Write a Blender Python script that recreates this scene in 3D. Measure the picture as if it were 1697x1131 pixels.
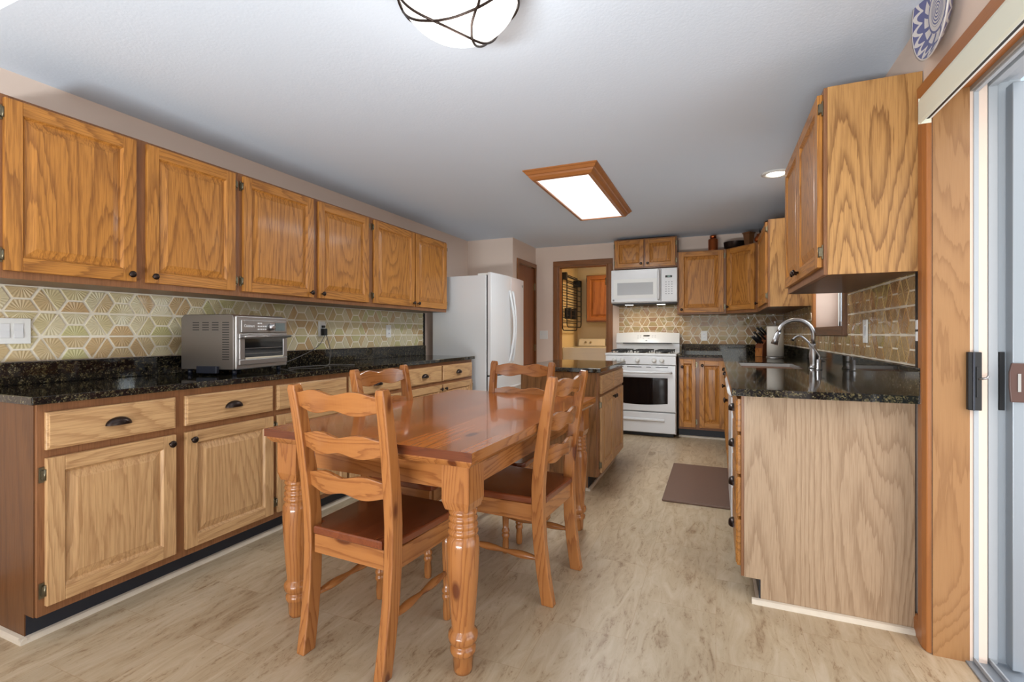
import bpy, bmesh, math, random
from mathutils import Vector, Matrix
random.seed(7)
S = bpy.context.scene
COL = S.collection
PI = math.pi
for o in list(bpy.data.objects): bpy.data.objects.remove(o)

# ------------------------------------------------------------------ camera
cd = bpy.data.cameras.new('camera')
cam = bpy.data.objects.new('camera', cd); COL.objects.link(cam)
cam.location = (0, 0, 1.144)
cam.rotation_euler = (PI/2, 0, math.radians(22.9))
cd.sensor_width = 36.0
cd.lens = 36.0*800/1697
cd.shift_y = -(565.5-553)/1697
cd.clip_start = 0.05
S.camera = cam
# ------------------------------------------------------------------ view
S.view_settings.view_transform = 'Standard'
S.view_settings.look = 'None'
S.view_settings.gamma = 1
S.view_settings.use_curve_mapping = False
S.view_settings.exposure = 0.0
# ------------------------------------------------------------------ world: procedural daylight
W = bpy.data.worlds.new('sky'); S.world = W; W.use_nodes = True
wn = W.node_tree.nodes; wl = W.node_tree.links
bg = wn['Background']
sky = wn.new('ShaderNodeTexSky'); sky.sky_type = 'NISHITA'
sky.sun_disc = False; sky.sun_elevation = math.radians(48); sky.sun_rotation = math.radians(150)
sky.air_density = 1.2; sky.dust_density = 3.0
wmix = wn.new('ShaderNodeMix'); wmix.data_type = 'RGBA'; wmix.inputs[0].default_value = 0.72
wmix.inputs[7].default_value = (0.9, 0.95, 1.0, 1)
wl.new(sky.outputs[0], wmix.inputs[6]); wl.new(wmix.outputs[2], bg.inputs[0])
bg.inputs[1].default_value = 0.7

def area(name, loc, rot, sx, sy, power, color=(1, 1, 1), spread=180):
    l = bpy.data.lights.new(name, 'AREA'); l.shape = 'RECTANGLE'; l.size = sx; l.size_y = sy
    l.energy = power; l.color = color; l.spread = math.radians(spread)
    o = bpy.data.objects.new(name, l); COL.objects.link(o); o.location = loc; o.rotation_euler = rot
    return o
DAY = (0.88, 0.95, 1.0)
# daylight through the dining-room windows behind the camera and through the patio door
area('window_daylight', (-1.9, -2.62, 1.65), (PI/2, 0, 0), 1.6, 1.3, 12, DAY)
area('window_daylight', (0.0, -2.62, 1.65), (PI/2, 0, 0), 1.6, 1.3, 15, DAY)
area('patio_daylight', (2.3, 0.9, 0.35), (0, math.radians(118), 0), 2.4, 3.4, 50, DAY)
area('sink_window_daylight', (1.3, 3.85, 1.58), (0, PI/2, 0), 0.9, 1.0, 14, DAY)
# added fill light low behind the camera, no fixture, to brighten the ceilings
area('ceiling_fill', (-0.8, -2.0, 0.16), (math.radians(132), 0, 0), 2.2, 0.36, 90, (0.9, 0.96, 1.0), 120)

# ------------------------------------------------------------------ materials
def lin(c):
    c = c/255.0
    return c/12.92 if c <= 0.04045 else ((c+0.055)/1.055)**2.4
def C(r, g, b): return (lin(r), lin(g), lin(b), 1)
MATS = {}
def newmat(name):
    m = bpy.data.materials.new(name); m.use_nodes = True
    nt = m.node_tree; b = nt.nodes['Principled BSDF']
    MATS[name] = m
    return m, nt, b
def plain(name, col, rough=0.5, metal=0.0, coat=0.0, spec=0.5, bump=0.0, bscale=60, emis=None, estr=0, var=0.0):
    m, nt, b = newmat(name)
    b.inputs['Base Color'].default_value = col
    b.inputs['Roughness'].default_value = rough
    b.inputs['Metallic'].default_value = metal
    b.inputs['Coat Weight'].default_value = coat
    b.inputs['Coat Roughness'].default_value = 0.08
    b.inputs['Specular IOR Level'].default_value = spec
    if emis:
        b.inputs['Emission Color'].default_value = emis; b.inputs['Emission Strength'].default_value = estr
    tc = nt.nodes.new('ShaderNodeTexCoord')
    n = nt.nodes.new('ShaderNodeTexNoise'); n.inputs['Scale'].default_value = bscale; n.inputs['Detail'].default_value = 4
    nt.links.new(tc.outputs['Object'], n.inputs['Vector'])
    if var:
        mx = nt.nodes.new('ShaderNodeMix'); mx.data_type = 'RGBA'
        mx.inputs[6].default_value = tuple(c*(1-var) for c in col[:3])+(1,)
        mx.inputs[7].default_value = tuple(min(1, c*(1+var)) for c in col[:3])+(1,)
        nt.links.new(n.outputs[0], mx.inputs[0]); nt.links.new(mx.outputs[2], b.inputs['Base Color'])
    if bump:
        bp = nt.nodes.new('ShaderNodeBump'); bp.inputs['Strength'].default_value = bump; bp.inputs['Distance'].default_value = 0.002
        nt.links.new(n.outputs[0], bp.inputs['Height']); nt.links.new(bp.outputs[0], b.inputs['Normal'])
    return m
def ramp(nt, src, stops):
    r = nt.nodes.new('ShaderNodeValToRGB'); e = r.color_ramp.elements
    while len(e) < len(stops): e.new(0.5)
    for i, (p, c) in enumerate(stops): e[i].position = p; e[i].color = c
    nt.links.new(src, r.inputs[0]); return r
def wood(name, axis, base, dark, light=None, rings=14.0, across=3.2, along=0.42, rough=0.42, coat=0.08, pores=0.35, knots=False, ringamt=0.6, finescale=150, planks=0):
    """timber: contour lines of a field stretched along the grain, fine pores and, for pine, knots"""
    light = light or base
    m, nt, b = newmat(name); N = nt.nodes; L = nt.links
    tc = N.new('ShaderNodeTexCoord'); oi = N.new('ShaderNodeObjectInfo')
    off = N.new('ShaderNodeVectorMath'); off.operation = 'SCALE'; off.inputs[0].default_value = (7.3, 5.1, 9.7)
    L.new(oi.outputs['Random'], off.inputs['Scale'])
    add = N.new('ShaderNodeVectorMath'); add.operation = 'ADD'
    L.new(tc.outputs['Object'], add.inputs[0]); L.new(off.outputs[0], add.inputs[1])
    def mapped(ac, al):
        mp = N.new('ShaderNodeMapping'); sc = [ac, ac, ac]; sc['xyz'.index(axis)] = al
        mp.inputs['Scale'].default_value = sc; L.new(add.outputs[0], mp.inputs[0]); return mp.outputs[0]
    n1 = N.new('ShaderNodeTexNoise'); n1.inputs['Scale'].default_value = 1.0; n1.inputs['Detail'].default_value = 1.5
    n1.inputs['Roughness'].default_value = 0.4; n1.inputs['Distortion'].default_value = 0.25
    L.new(mapped(across, along), n1.inputs['Vector'])
    nw = N.new('ShaderNodeTexNoise'); nw.inputs['Scale'].default_value = 1.0; nw.inputs['Detail'].default_value = 3
    L.new(mapped(110, 7), nw.inputs['Vector'])
    mu = N.new('ShaderNodeMath'); mu.operation = 'MULTIPLY_ADD'; mu.inputs[1].default_value = rings
    L.new(n1.outputs[0], mu.inputs[0])
    mw = N.new('ShaderNodeMath'); mw.operation = 'MULTIPLY'; mw.inputs[1].default_value = 0.8; L.new(nw.outputs[0], mw.inputs[0])
    L.new(mw.outputs[0], mu.inputs[2])
    fr = N.new('ShaderNodeMath'); fr.operation = 'FRACT'; L.new(mu.outputs[0], fr.inputs[0])
    rr = ramp(nt, fr.outputs[0], [(0.0, (1, 1, 1, 1)), (0.1, (0.8, 0.8, 0.8, 1)), (0.32, (0.22, 0.22, 0.22, 1)), (0.6, (0.03, 0.03, 0.03, 1)), (0.93, (0.1, 0.1, 0.1, 1)), (1.0, (1, 1, 1, 1))])
    fine = N.new('ShaderNodeTexNoise'); fine.inputs['Scale'].default_value = 1.0; fine.inputs['Detail'].default_value = 3
    L.new(mapped(finescale*1.6, finescale*0.06), fine.inputs['Vector'])
    rf = ramp(nt, fine.outputs[0], [(0.42, (0, 0, 0, 1)), (0.66, (1, 1, 1, 1))])
    broad = N.new('ShaderNodeTexNoise'); broad.inputs['Scale'].default_value = 1.0; broad.inputs['Detail'].default_value = 2
    L.new(mapped(5, 0.8), broad.inputs['Vector'])
    c0 = N.new('ShaderNodeMix'); c0.data_type = 'RGBA'; c0.inputs[6].default_value = base; c0.inputs[7].default_value = light
    L.new(broad.outputs[0], c0.inputs[0])
    f1 = N.new('ShaderNodeMath'); f1.operation = 'MULTIPLY'; f1.inputs[1].default_value = ringamt; L.new(rr.outputs[0], f1.inputs[0])
    c1 = N.new('ShaderNodeMix'); c1.data_type = 'RGBA'; c1.inputs[7].default_value = dark
    L.new(f1.outputs[0], c1.inputs[0]); L.new(c0.outputs[2], c1.inputs[6])
    f2 = N.new('ShaderNodeMath'); f2.operation = 'MULTIPLY'; f2.inputs[1].default_value = pores; L.new(rf.outputs[0], f2.inputs[0])
    c2 = N.new('ShaderNodeMix'); c2.data_type = 'RGBA'; c2.inputs[7].default_value = dark
    L.new(f2.outputs[0], c2.inputs[0]); L.new(c1.outputs[2], c2.inputs[6])
    out = c2.outputs[2]
    if knots:
        vo = N.new('ShaderNodeTexVoronoi'); vo.inputs['Scale'].default_value = 1.0; vo.inputs['Randomness'].default_value = 1
        L.new(mapped(7.5, 3.0), vo.inputs['Vector'])
        rk = ramp(nt, vo.outputs['Distance'], [(0.0, (1, 1, 1, 1)), (0.11, (0.9, 0.9, 0.9, 1)), (0.15, (0.2, 0.2, 0.2, 1)), (0.26, (0, 0, 0, 1))])
        c3 = N.new('ShaderNodeMix'); c3.data_type = 'RGBA'; c3.inputs[7].default_value = C(88, 40, 20)
        L.new(rk.outputs[0], c3.inputs[0]); L.new(out, c3.inputs[6]); out = c3.outputs[2]
    if planks:
        sx = N.new('ShaderNodeSeparateXYZ'); L.new(tc.outputs['Object'], sx.inputs[0])
        pm = N.new('ShaderNodeMath'); pm.operation = 'DIVIDE'; pm.inputs[1].default_value = planks; L.new(sx.outputs[0], pm.inputs[0])
        fl = N.new('ShaderNodeMath'); fl.operation = 'FLOOR'; L.new(pm.outputs[0], fl.inputs[0])
        wnz = N.new('ShaderNodeTexWhiteNoise'); wnz.noise_dimensions = '1D'; L.new(fl.outputs[0], wnz.inputs['W'])
        mr = N.new('ShaderNodeMapRange'); mr.inputs['To Min'].default_value = 0.74; mr.inputs['To Max'].default_value = 1.14
        L.new(wnz.outputs[0], mr.inputs[0])
        hv = N.new('ShaderNodeHueSaturation'); L.new(out, hv.inputs['Color']); L.new(mr.outputs[0], hv.inputs['Value']); out = hv.outputs[0]
    L.new(out, b.inputs['Base Color'])
    b.inputs['Roughness'].default_value = rough; b.inputs['Coat Weight'].default_value = coat; b.inputs['Coat Roughness'].default_value = 0.06 if planks else 0.12; b.inputs['Specular IOR Level'].default_value = 0.35
    bp = N.new('ShaderNodeBump'); bp.inputs['Strength'].default_value = 0.12; bp.inputs['Distance'].default_value = 0.001
    L.new(rf.outputs[0], bp.inputs['Height']); L.new(bp.outputs[0], b.inputs['Normal'])
    return m
OB, OD, OL = C(188, 125, 54), C(114, 66, 26), C(200, 138, 66)
oak = {a: wood('oak_'+a, a, OB, OD, OL, rings=32, ringamt=0.62, pores=0.45) for a in 'xyz'}
PB, PD, PL = C(200, 158, 110), C(146, 102, 64), C(210, 170, 122)
lit_oak = {a: wood('lit_oak_'+a, a, PB, PD, PL, rings=32, ringamt=0.5, pores=0.4) for a in 'xyz'}  # same oak again, with daylight sheen painted into its base colours
FBc, FDc = C(138, 92, 58), C(98, 60, 36)
foak = {a: wood('frame_oak_'+a, a, FBc, FDc, C(148, 102, 66), rings=6, ringamt=0.3) for a in 'xyz'}
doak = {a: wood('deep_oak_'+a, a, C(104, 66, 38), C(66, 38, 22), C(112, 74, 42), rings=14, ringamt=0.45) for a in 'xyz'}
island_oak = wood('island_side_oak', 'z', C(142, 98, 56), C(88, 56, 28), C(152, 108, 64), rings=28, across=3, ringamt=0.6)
veneer = wood('veneer_end_oak', 'z', C(168, 142, 114), C(124, 96, 70), C(176, 150, 122), rings=34, across=2.6, along=0.42, ringamt=0.55, rough=0.5)
veneer_up = wood('veneer_upper_oak', 'z', C(182, 134, 78), C(116, 76, 40), C(190, 144, 88), rings=34, across=3.2, along=0.5, ringamt=0.8, rough=0.42)
pine = {a: wood('pine_'+a, a, C(166, 105, 54), C(116, 62, 30), C(176, 117, 66), rings=26, across=5, along=0.6, rough=0.22, coat=0.5, pores=0.12, knots=True, ringamt=0.6, finescale=90) for a in 'xyz'}
pine_seat = wood('pine_seat', 'y', C(116, 58, 32), C(82, 36, 20), C(130, 68, 38), rings=6, across=5, along=0.6, rough=0.2, coat=0.6, pores=0.15, ringamt=0.35, finescale=80)
pine_top = wood('pine_table', 'y', C(178, 96, 36), C(116, 54, 22), C(194, 112, 46), rings=14, across=8, along=0.5, rough=0.2, coat=0.45, pores=0.2, knots=True, ringamt=0.3, finescale=80, planks=0.085)
pine_edge = wood('pine_table_end', 'x', C(100, 50, 28), C(72, 32, 18), C(114, 60, 34), rings=9, across=9, along=3, rough=0.25, coat=0.5, pores=0.2, ringamt=0.4)
jamb_wood = wood('maple_jamb', 'z', C(156, 114, 72), C(118, 78, 44), C(164, 124, 84), rings=12, across=4, along=1.1, rough=0.35, pores=0.08, ringamt=0.45)
dtrim = {a: wood('dark_trim_'+a, a, C(136, 86, 48), C(98, 58, 30), C(144, 94, 54), rings=10, ringamt=0.3, rough=0.35) for a in 'xyz'}
trim_wood = {a: wood('trim_wood_'+a, a, C(166, 104, 54), C(130, 76, 38), C(176, 114, 62), rings=8, ringamt=0.25, rough=0.35, pores=0.15) for a in 'xyz'}
door_wood = wood('slab_door_wood', 'z', C(138, 80, 42), C(108, 60, 30), C(146, 88, 48), rings=10, ringamt=0.3)
block_wood = wood('knife_block_wood', 'z', C(112, 62, 36), C(80, 42, 24), C(122, 70, 42), rings=8, ringamt=0.3)
wall_m = plain('beige_wall_paint', C(226, 206, 191), 0.85, bump=0.15, bscale=140, spec=0.2)
ceil_m = plain('ceiling_paint', C(218, 228, 240), 0.9, bump=0.35, bscale=90, spec=0.15)
laun_m = plain('cream_wall_paint', C(226, 206, 164), 0.85, spec=0.2)
black_toe = plain('toe_kick_vinyl', C(30, 34, 44), 0.5)
quarter_m = plain('quarter_round_stone_print', C(206, 194, 176), 0.5, var=0.12, bscale=25)
white_enamel = plain('white_enamel', C(222, 223, 224), 0.28, coat=0.3)
white_plastic = plain('white_plastic', C(228, 228, 224), 0.4)
vinyl_w = plain('white_vinyl', C(172, 178, 184), 0.4)
vinyl_b = plain('beige_vinyl', C(146, 140, 133), 0.45)
grey_alu = plain('grey_aluminium', C(150, 158, 166), 0.4, 0.4)
bronze = plain('oil_rubbed_bronze', C(58, 48, 44), 0.3, 0.85)
brass = plain('antique_brass', C(150, 132, 96), 0.35, 0.9)
hinge_m = plain('hinge_metal', C(120, 112, 92), 0.35, 0.9)
steel = plain('brushed_steel', C(176, 174, 172), 0.38, 0.95)
nickel = plain('satin_nickel', C(190, 190, 192), 0.32, 1.0)
dsteel = plain('oven_side_steel', C(128, 122, 118), 0.34, 0.85)
black_m = plain('matte_black', C(22, 22, 24), 0.5)
iron = plain('cast_iron', C(34, 34, 36), 0.6)
black_gl = plain('black_glass', C(10, 10, 12), 0.06, coat=0.5)
mwglass = plain('pale_window_glass', C(178, 180, 182), 0.15, coat=0.5)
inner_oven = plain('oven_interior', C(48, 48, 52), 0.35, 0.6)
copper = plain('copper', C(186, 104, 58), 0.28, 0.95)
paper = plain('paper_towel', C(236, 230, 218), 0.9, bump=0.3, bscale=200)
brownplast = plain('brown_handle', C(84, 56, 48), 0.4)
navy = plain('navy_plastic', C(28, 34, 50), 0.35)
cream = plain('cream_valance', C(226, 226, 208), 0.4)
gold_app = plain('almond_enamel', C(214, 204, 182), 0.35, coat=0.2)
mat_rug = plain('brown_mat_vinyl', C(112, 86, 72), 0.6, bump=0.5, bscale=300, var=0.1)
lamp_glass = plain('lamp_glass_lit', C(240, 238, 232), 0.4, emis=(1, 0.97, 0.92, 1), estr=1.5)
lens_m = plain('fluorescent_lens_lit', C(240, 240, 240), 0.4, emis=(0.98, 0.99, 1, 1), estr=1.1)
spot_m = plain('downlight_lens_lit', C(255, 250, 235), 0.4, emis=(1, 0.93, 0.8, 1), estr=5)
lcd = plain('lcd_grey', C(110, 124, 126), 0.2)
digit = plain('display_digits', C(150, 190, 180), 0.4, emis=(0.6, 0.9, 0.8, 1), estr=0.3)
ink = plain('grey_print', C(150, 152, 156), 0.5)
inkw = plain('white_print', C(235, 235, 235), 0.5)
cable = plain('grey_cable', C(96, 92, 90), 0.5)
deckm = plain('deck_boards', C(212, 190, 176), 0.7, var=0.06, bscale=8)
leafm = plain('leaf_green', C(70, 98, 50), 0.6, var=0.5, bscale=5)
barkm = plain('bark', C(84, 68, 54), 0.9, var=0.3, bscale=20)
siding = plain('grey_siding', C(160, 152, 150), 0.7)
umb_m = plain('pink_canvas', C(214, 186, 176), 0.8)
m, nt, b = newmat('clear_glass')
b.inputs['Transmission Weight'].default_value = 1; b.inputs['Roughness'].default_value = 0.0; b.inputs['IOR'].default_value = 1.45
b.inputs['Base Color'].default_value = (0.97, 0.99, 0.98, 1)
glass = m
# granite
m, nt, b = newmat('speckled_black_granite'); N = nt.nodes; L = nt.links; granite = m
tc = N.new('ShaderNodeTexCoord')
v1 = N.new('ShaderNodeTexVoronoi'); v1.inputs['Scale'].default_value = 240; L.new(tc.outputs['Object'], v1.inputs['Vector'])
n1 = N.new('ShaderNodeTexNoise'); n1.inputs['Scale'].default_value = 55; n1.inputs['Detail'].default_value = 5; n1.inputs['Roughness'].default_value = 0.7
L.new(tc.outputs['Object'], n1.inputs['Vector'])
r1 = ramp(nt, v1.outputs['Color'], [(0.0, C(14, 14, 16)), (0.35, C(24, 24, 22)), (0.55, C(58, 52, 36)), (0.8, C(118, 106, 72)), (1.0, C(160, 154, 136))])
r2 = ramp(nt, n1.outputs[0], [(0.44, (0, 0, 0, 1)), (0.62, (0.9, 0.9, 0.9, 1))])
mx = N.new('ShaderNodeMix'); mx.data_type = 'RGBA'; mx.inputs[6].default_value = C(15, 15, 18)
L.new(r2.outputs[0], mx.inputs[0]); L.new(r1.outputs[0], mx.inputs[7]); L.new(mx.outputs[2], b.inputs['Base Color'])
b.inputs['Roughness'].default_value = 0.06; b.inputs['Specular IOR Level'].default_value = 0.5
# floor: travertine-look vinyl planks running along y
m, nt, b = newmat('travertine_planks'); N = nt.nodes; L = nt.links; floor_m = m
tc = N.new('ShaderNodeTexCoord'); sx = N.new('ShaderNodeSeparateXYZ'); L.new(tc.outputs['Object'], sx.inputs[0])
def mth(op, a, bb=None, c=None):
    n = N.new('ShaderNodeMath'); n.operation = op
    for i, v in enumerate((a, bb, c)):
        if v is None: continue
        if isinstance(v, (int, float)): n.inputs[i].default_value = v
        else: L.new(v, n.inputs[i])
    return n.outputs[0]
px = mth('DIVIDE', sx.outputs[0], 0.305); pi_ = mth('FLOOR', px); pf = mth('FRACT', px)
wn1 = N.new('ShaderNodeTexWhiteNoise'); wn1.noise_dimensions = '1D'; L.new(pi_, wn1.inputs['W'])
py = mth('ADD', mth('DIVIDE', sx.outputs[1], 0.61), mth('MULTIPLY', mth('FRACT', mth('MULTIPLY', pi_, 0.5)), 1.0))
pyi = mth('FLOOR', py); pyf = mth('FRACT', py)
cmb = N.new('ShaderNodeCombineXYZ'); L.new(pi_, cmb.inputs[0]); L.new(pyi, cmb.inputs[1])
wn2 = N.new('ShaderNodeTexWhiteNoise'); wn2.noise_dimensions = '3D'; L.new(cmb.outputs[0], wn2.inputs['Vector'])
mp = N.new('ShaderNodeMapping'); mp.inputs['Scale'].default_value = (20, 4.5, 1); L.new(tc.outputs['Object'], mp.inputs[0])
ofs = N.new('ShaderNodeVectorMath'); ofs.operation = 'MULTIPLY_ADD'; ofs.inputs[1].default_value = (8, 8, 8)
L.new(wn2.outputs['Color'], ofs.inputs[0]); L.new(mp.outputs[0], ofs.inputs[2])
na = N.new('ShaderNodeTexNoise'); na.inputs['Scale'].default_value = 1; na.inputs['Detail'].default_value = 6; na.inputs['Roughness'].default_value = 0.62; na.inputs['Distortion'].default_value = 1.2
L.new(ofs.outputs[0], na.inputs['Vector'])
mp2 = N.new('ShaderNodeMapping'); mp2.inputs['Scale'].default_value = (5, 1.2, 1); L.new(tc.outputs['Object'], mp2.inputs[0])
nb = N.new('ShaderNodeTexNoise'); nb.inputs['Scale'].default_value = 1; nb.inputs['Detail'].default_value = 4; L.new(mp2.outputs[0], nb.inputs['Vector'])
fm = mth('ADD', mth('MULTIPLY', na.outputs[0], 0.7), mth('MULTIPLY', nb.outputs[0], 0.3))
rfl = ramp(nt, fm, [(0.30, C(146, 122, 94)), (0.40, C(176, 154, 124)), (0.50, C(188, 168, 138)), (0.66, C(202, 184, 158))])
mp3 = N.new('ShaderNodeMapping'); mp3.inputs['Scale'].default_value = (70, 26, 1); L.new(tc.outputs['Object'], mp3.inputs[0])
nc = N.new('ShaderNodeTexNoise'); nc.inputs['Scale'].default_value = 1; nc.inputs['Detail'].default_value = 5; nc.inputs['Roughness'].default_value = 0.7; nc.inputs['Distortion'].default_value = 1.5; L.new(mp3.outputs[0], nc.inputs['Vector'])
rfk = ramp(nt, mth('ADD', mth('MULTIPLY', nc.outputs[0], 0.6), mth('MULTIPLY', na.outputs[0], 0.4)), [(0.36, (1, 1, 1, 1)), (0.45, (0, 0, 0, 1))])
fk = N.new('ShaderNodeMix'); fk.data_type = 'RGBA'; fk.inputs[7].default_value = C(136, 106, 76)
L.new(mth('MULTIPLY', rfk.outputs[0], 0.8), fk.inputs[0]); L.new(rfl.outputs[0], fk.inputs[6])
hs = N.new('ShaderNodeHueSaturation'); L.new(fk.outputs[2], hs.inputs['Color'])
mr = N.new('ShaderNodeMapRange'); mr.inputs['To Min'].default_value = 0.93; mr.inputs['To Max'].default_value = 1.05; L.new(wn2.outputs['Value'], mr.inputs[0]); L.new(mr.outputs[0], hs.inputs['Value'])
e1 = mth('MINIMUM', mth('MULTIPLY', mth('MINIMUM', pf, mth('SUBTRACT', 1, pf)), 0.305), mth('MULTIPLY', mth('MINIMUM', pyf, mth('SUBTRACT', 1, pyf)), 0.61))
ed = mth('LESS_THAN', e1, 0.0012)
mx = N.new('ShaderNodeMix'); mx.data_type = 'RGBA'; mx.inputs[7].default_value = C(168, 140, 106)
L.new(mth('MULTIPLY', ed, 0.55), mx.inputs[0]); L.new(hs.outputs[0], mx.inputs[6]); L.new(mx.outputs[2], b.inputs['Base Color'])
b.inputs['Roughness'].default_value = 0.38
bp = N.new('ShaderNodeBump'); bp.inputs['Strength'].default_value = 0.1; bp.inputs['Distance'].default_value = 0.002
L.new(na.outputs[0], bp.inputs['Height']); L.new(bp.outputs[0], b.inputs['Normal'])
# glazed tile: per-tile colour stored on the mesh, fan relief from tile uv
m, nt, b = newmat('glazed_fan_tile'); N = nt.nodes; L = nt.links; tile_m = m
vc = N.new('ShaderNodeVertexColor'); vc.layer_name = 'tile_shade'
L.new(vc.outputs['Color'], b.inputs['Base Color'])
uv = N.new('ShaderNodeUVMap'); uv.uv_map = 'tile_uv'
s2 = N.new('ShaderNodeSeparateXYZ'); L.new(uv.outputs[0], s2.inputs[0])
ang = mth('ARCTAN2', s2.outputs[1], s2.outputs[0])
rad = mth('SQRT', mth('ADD', mth('MULTIPLY', s2.outputs[0], s2.outputs[0]), mth('MULTIPLY', s2.outputs[1], s2.outputs[1])))
rays = mth('MULTIPLY', mth('SINE', mth('MULTIPLY', ang, 22)), mth('MINIMUM', rad, 1.0))
bp = N.new('ShaderNodeBump'); bp.inputs['Strength'].default_value = 0.28; bp.inputs['Distance'].default_value = 0.002
L.new(rays, bp.inputs['Height']); L.new(bp.outputs[0], b.inputs['Normal'])
b.inputs['Roughness'].default_value = 0.12; b.inputs['Coat Weight'].default_value = 0.3
grout = plain('pale_grout', C(230, 222, 204), 0.8)
# blue-and-white plate: concentric bands and petals from object coordinates (disc in local xy)
m, nt, b = newmat('blue_white_majolica'); N = nt.nodes; L = nt.links; plate_m = m
tc = N.new('ShaderNodeTexCoord'); s3 = N.new('ShaderNodeSeparateXYZ'); L.new(tc.outputs['Object'], s3.inputs[0])
rd = mth('SQRT', mth('ADD', mth('MULTIPLY', s3.outputs[0], s3.outputs[0]), mth('MULTIPLY', s3.outputs[1], s3.outputs[1])))
an = mth('ARCTAN2', s3.outputs[1], s3.outputs[0])
t = mth('DIVIDE', rd, 0.152)
ring = mth('GREATER_THAN', mth('SINE', mth('MULTIPLY', t, 95)), 0.1)
inner = mth('LESS_THAN', t, 0.34)
a1 = mth('MULTIPLY', ring, inner)
band = mth('MULTIPLY', mth('GREATER_THAN', mth('ABSOLUTE', mth('SUBTRACT', t, 0.5)), 0.0), mth('LESS_THAN', mth('ABSOLUTE', mth('SUBTRACT', t, 0.45)), 0.025))
band2 = mth('LESS_THAN', mth('ABSOLUTE', mth('SUBTRACT', t, 0.69)), 0.025)
sp = mth('MULTIPLY', mth('GREATER_THAN', mth('SINE', mth('ADD', mth('MULTIPLY', an, 12), mth('MULTIPLY', t, 9))), 0.55), mth('MULTIPLY', mth('GREATER_THAN', t, 0.48), mth('LESS_THAN', t, 0.68)))
pet = mth('GREATER_THAN', mth('ABSOLUTE', mth('SUBTRACT', mth('SUBTRACT', t, 0.74), mth('MULTIPLY', mth('ABSOLUTE', mth('SINE', mth('MULTIPLY', an, 9))), 0.16))), 0.05)
pet = mth('MULTIPLY', pet, mth('MULTIPLY', mth('GREATER_THAN', t, 0.71), mth('LESS_THAN', t, 0.95)))
al = mth('MINIMUM', 1.0, mth('ADD', mth('ADD', a1, band), mth('ADD', mth('ADD', band2, sp), pet)))
mx = N.new('ShaderNodeMix'); mx.data_type = 'RGBA'; mx.inputs[6].default_value = C(214, 208, 206); mx.inputs[7].default_value = C(98, 100, 144)
L.new(al, mx.inputs[0]); L.new(mx.outputs[2], b.inputs['Base Color']); b.inputs['Roughness'].default_value = 0.2

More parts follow.
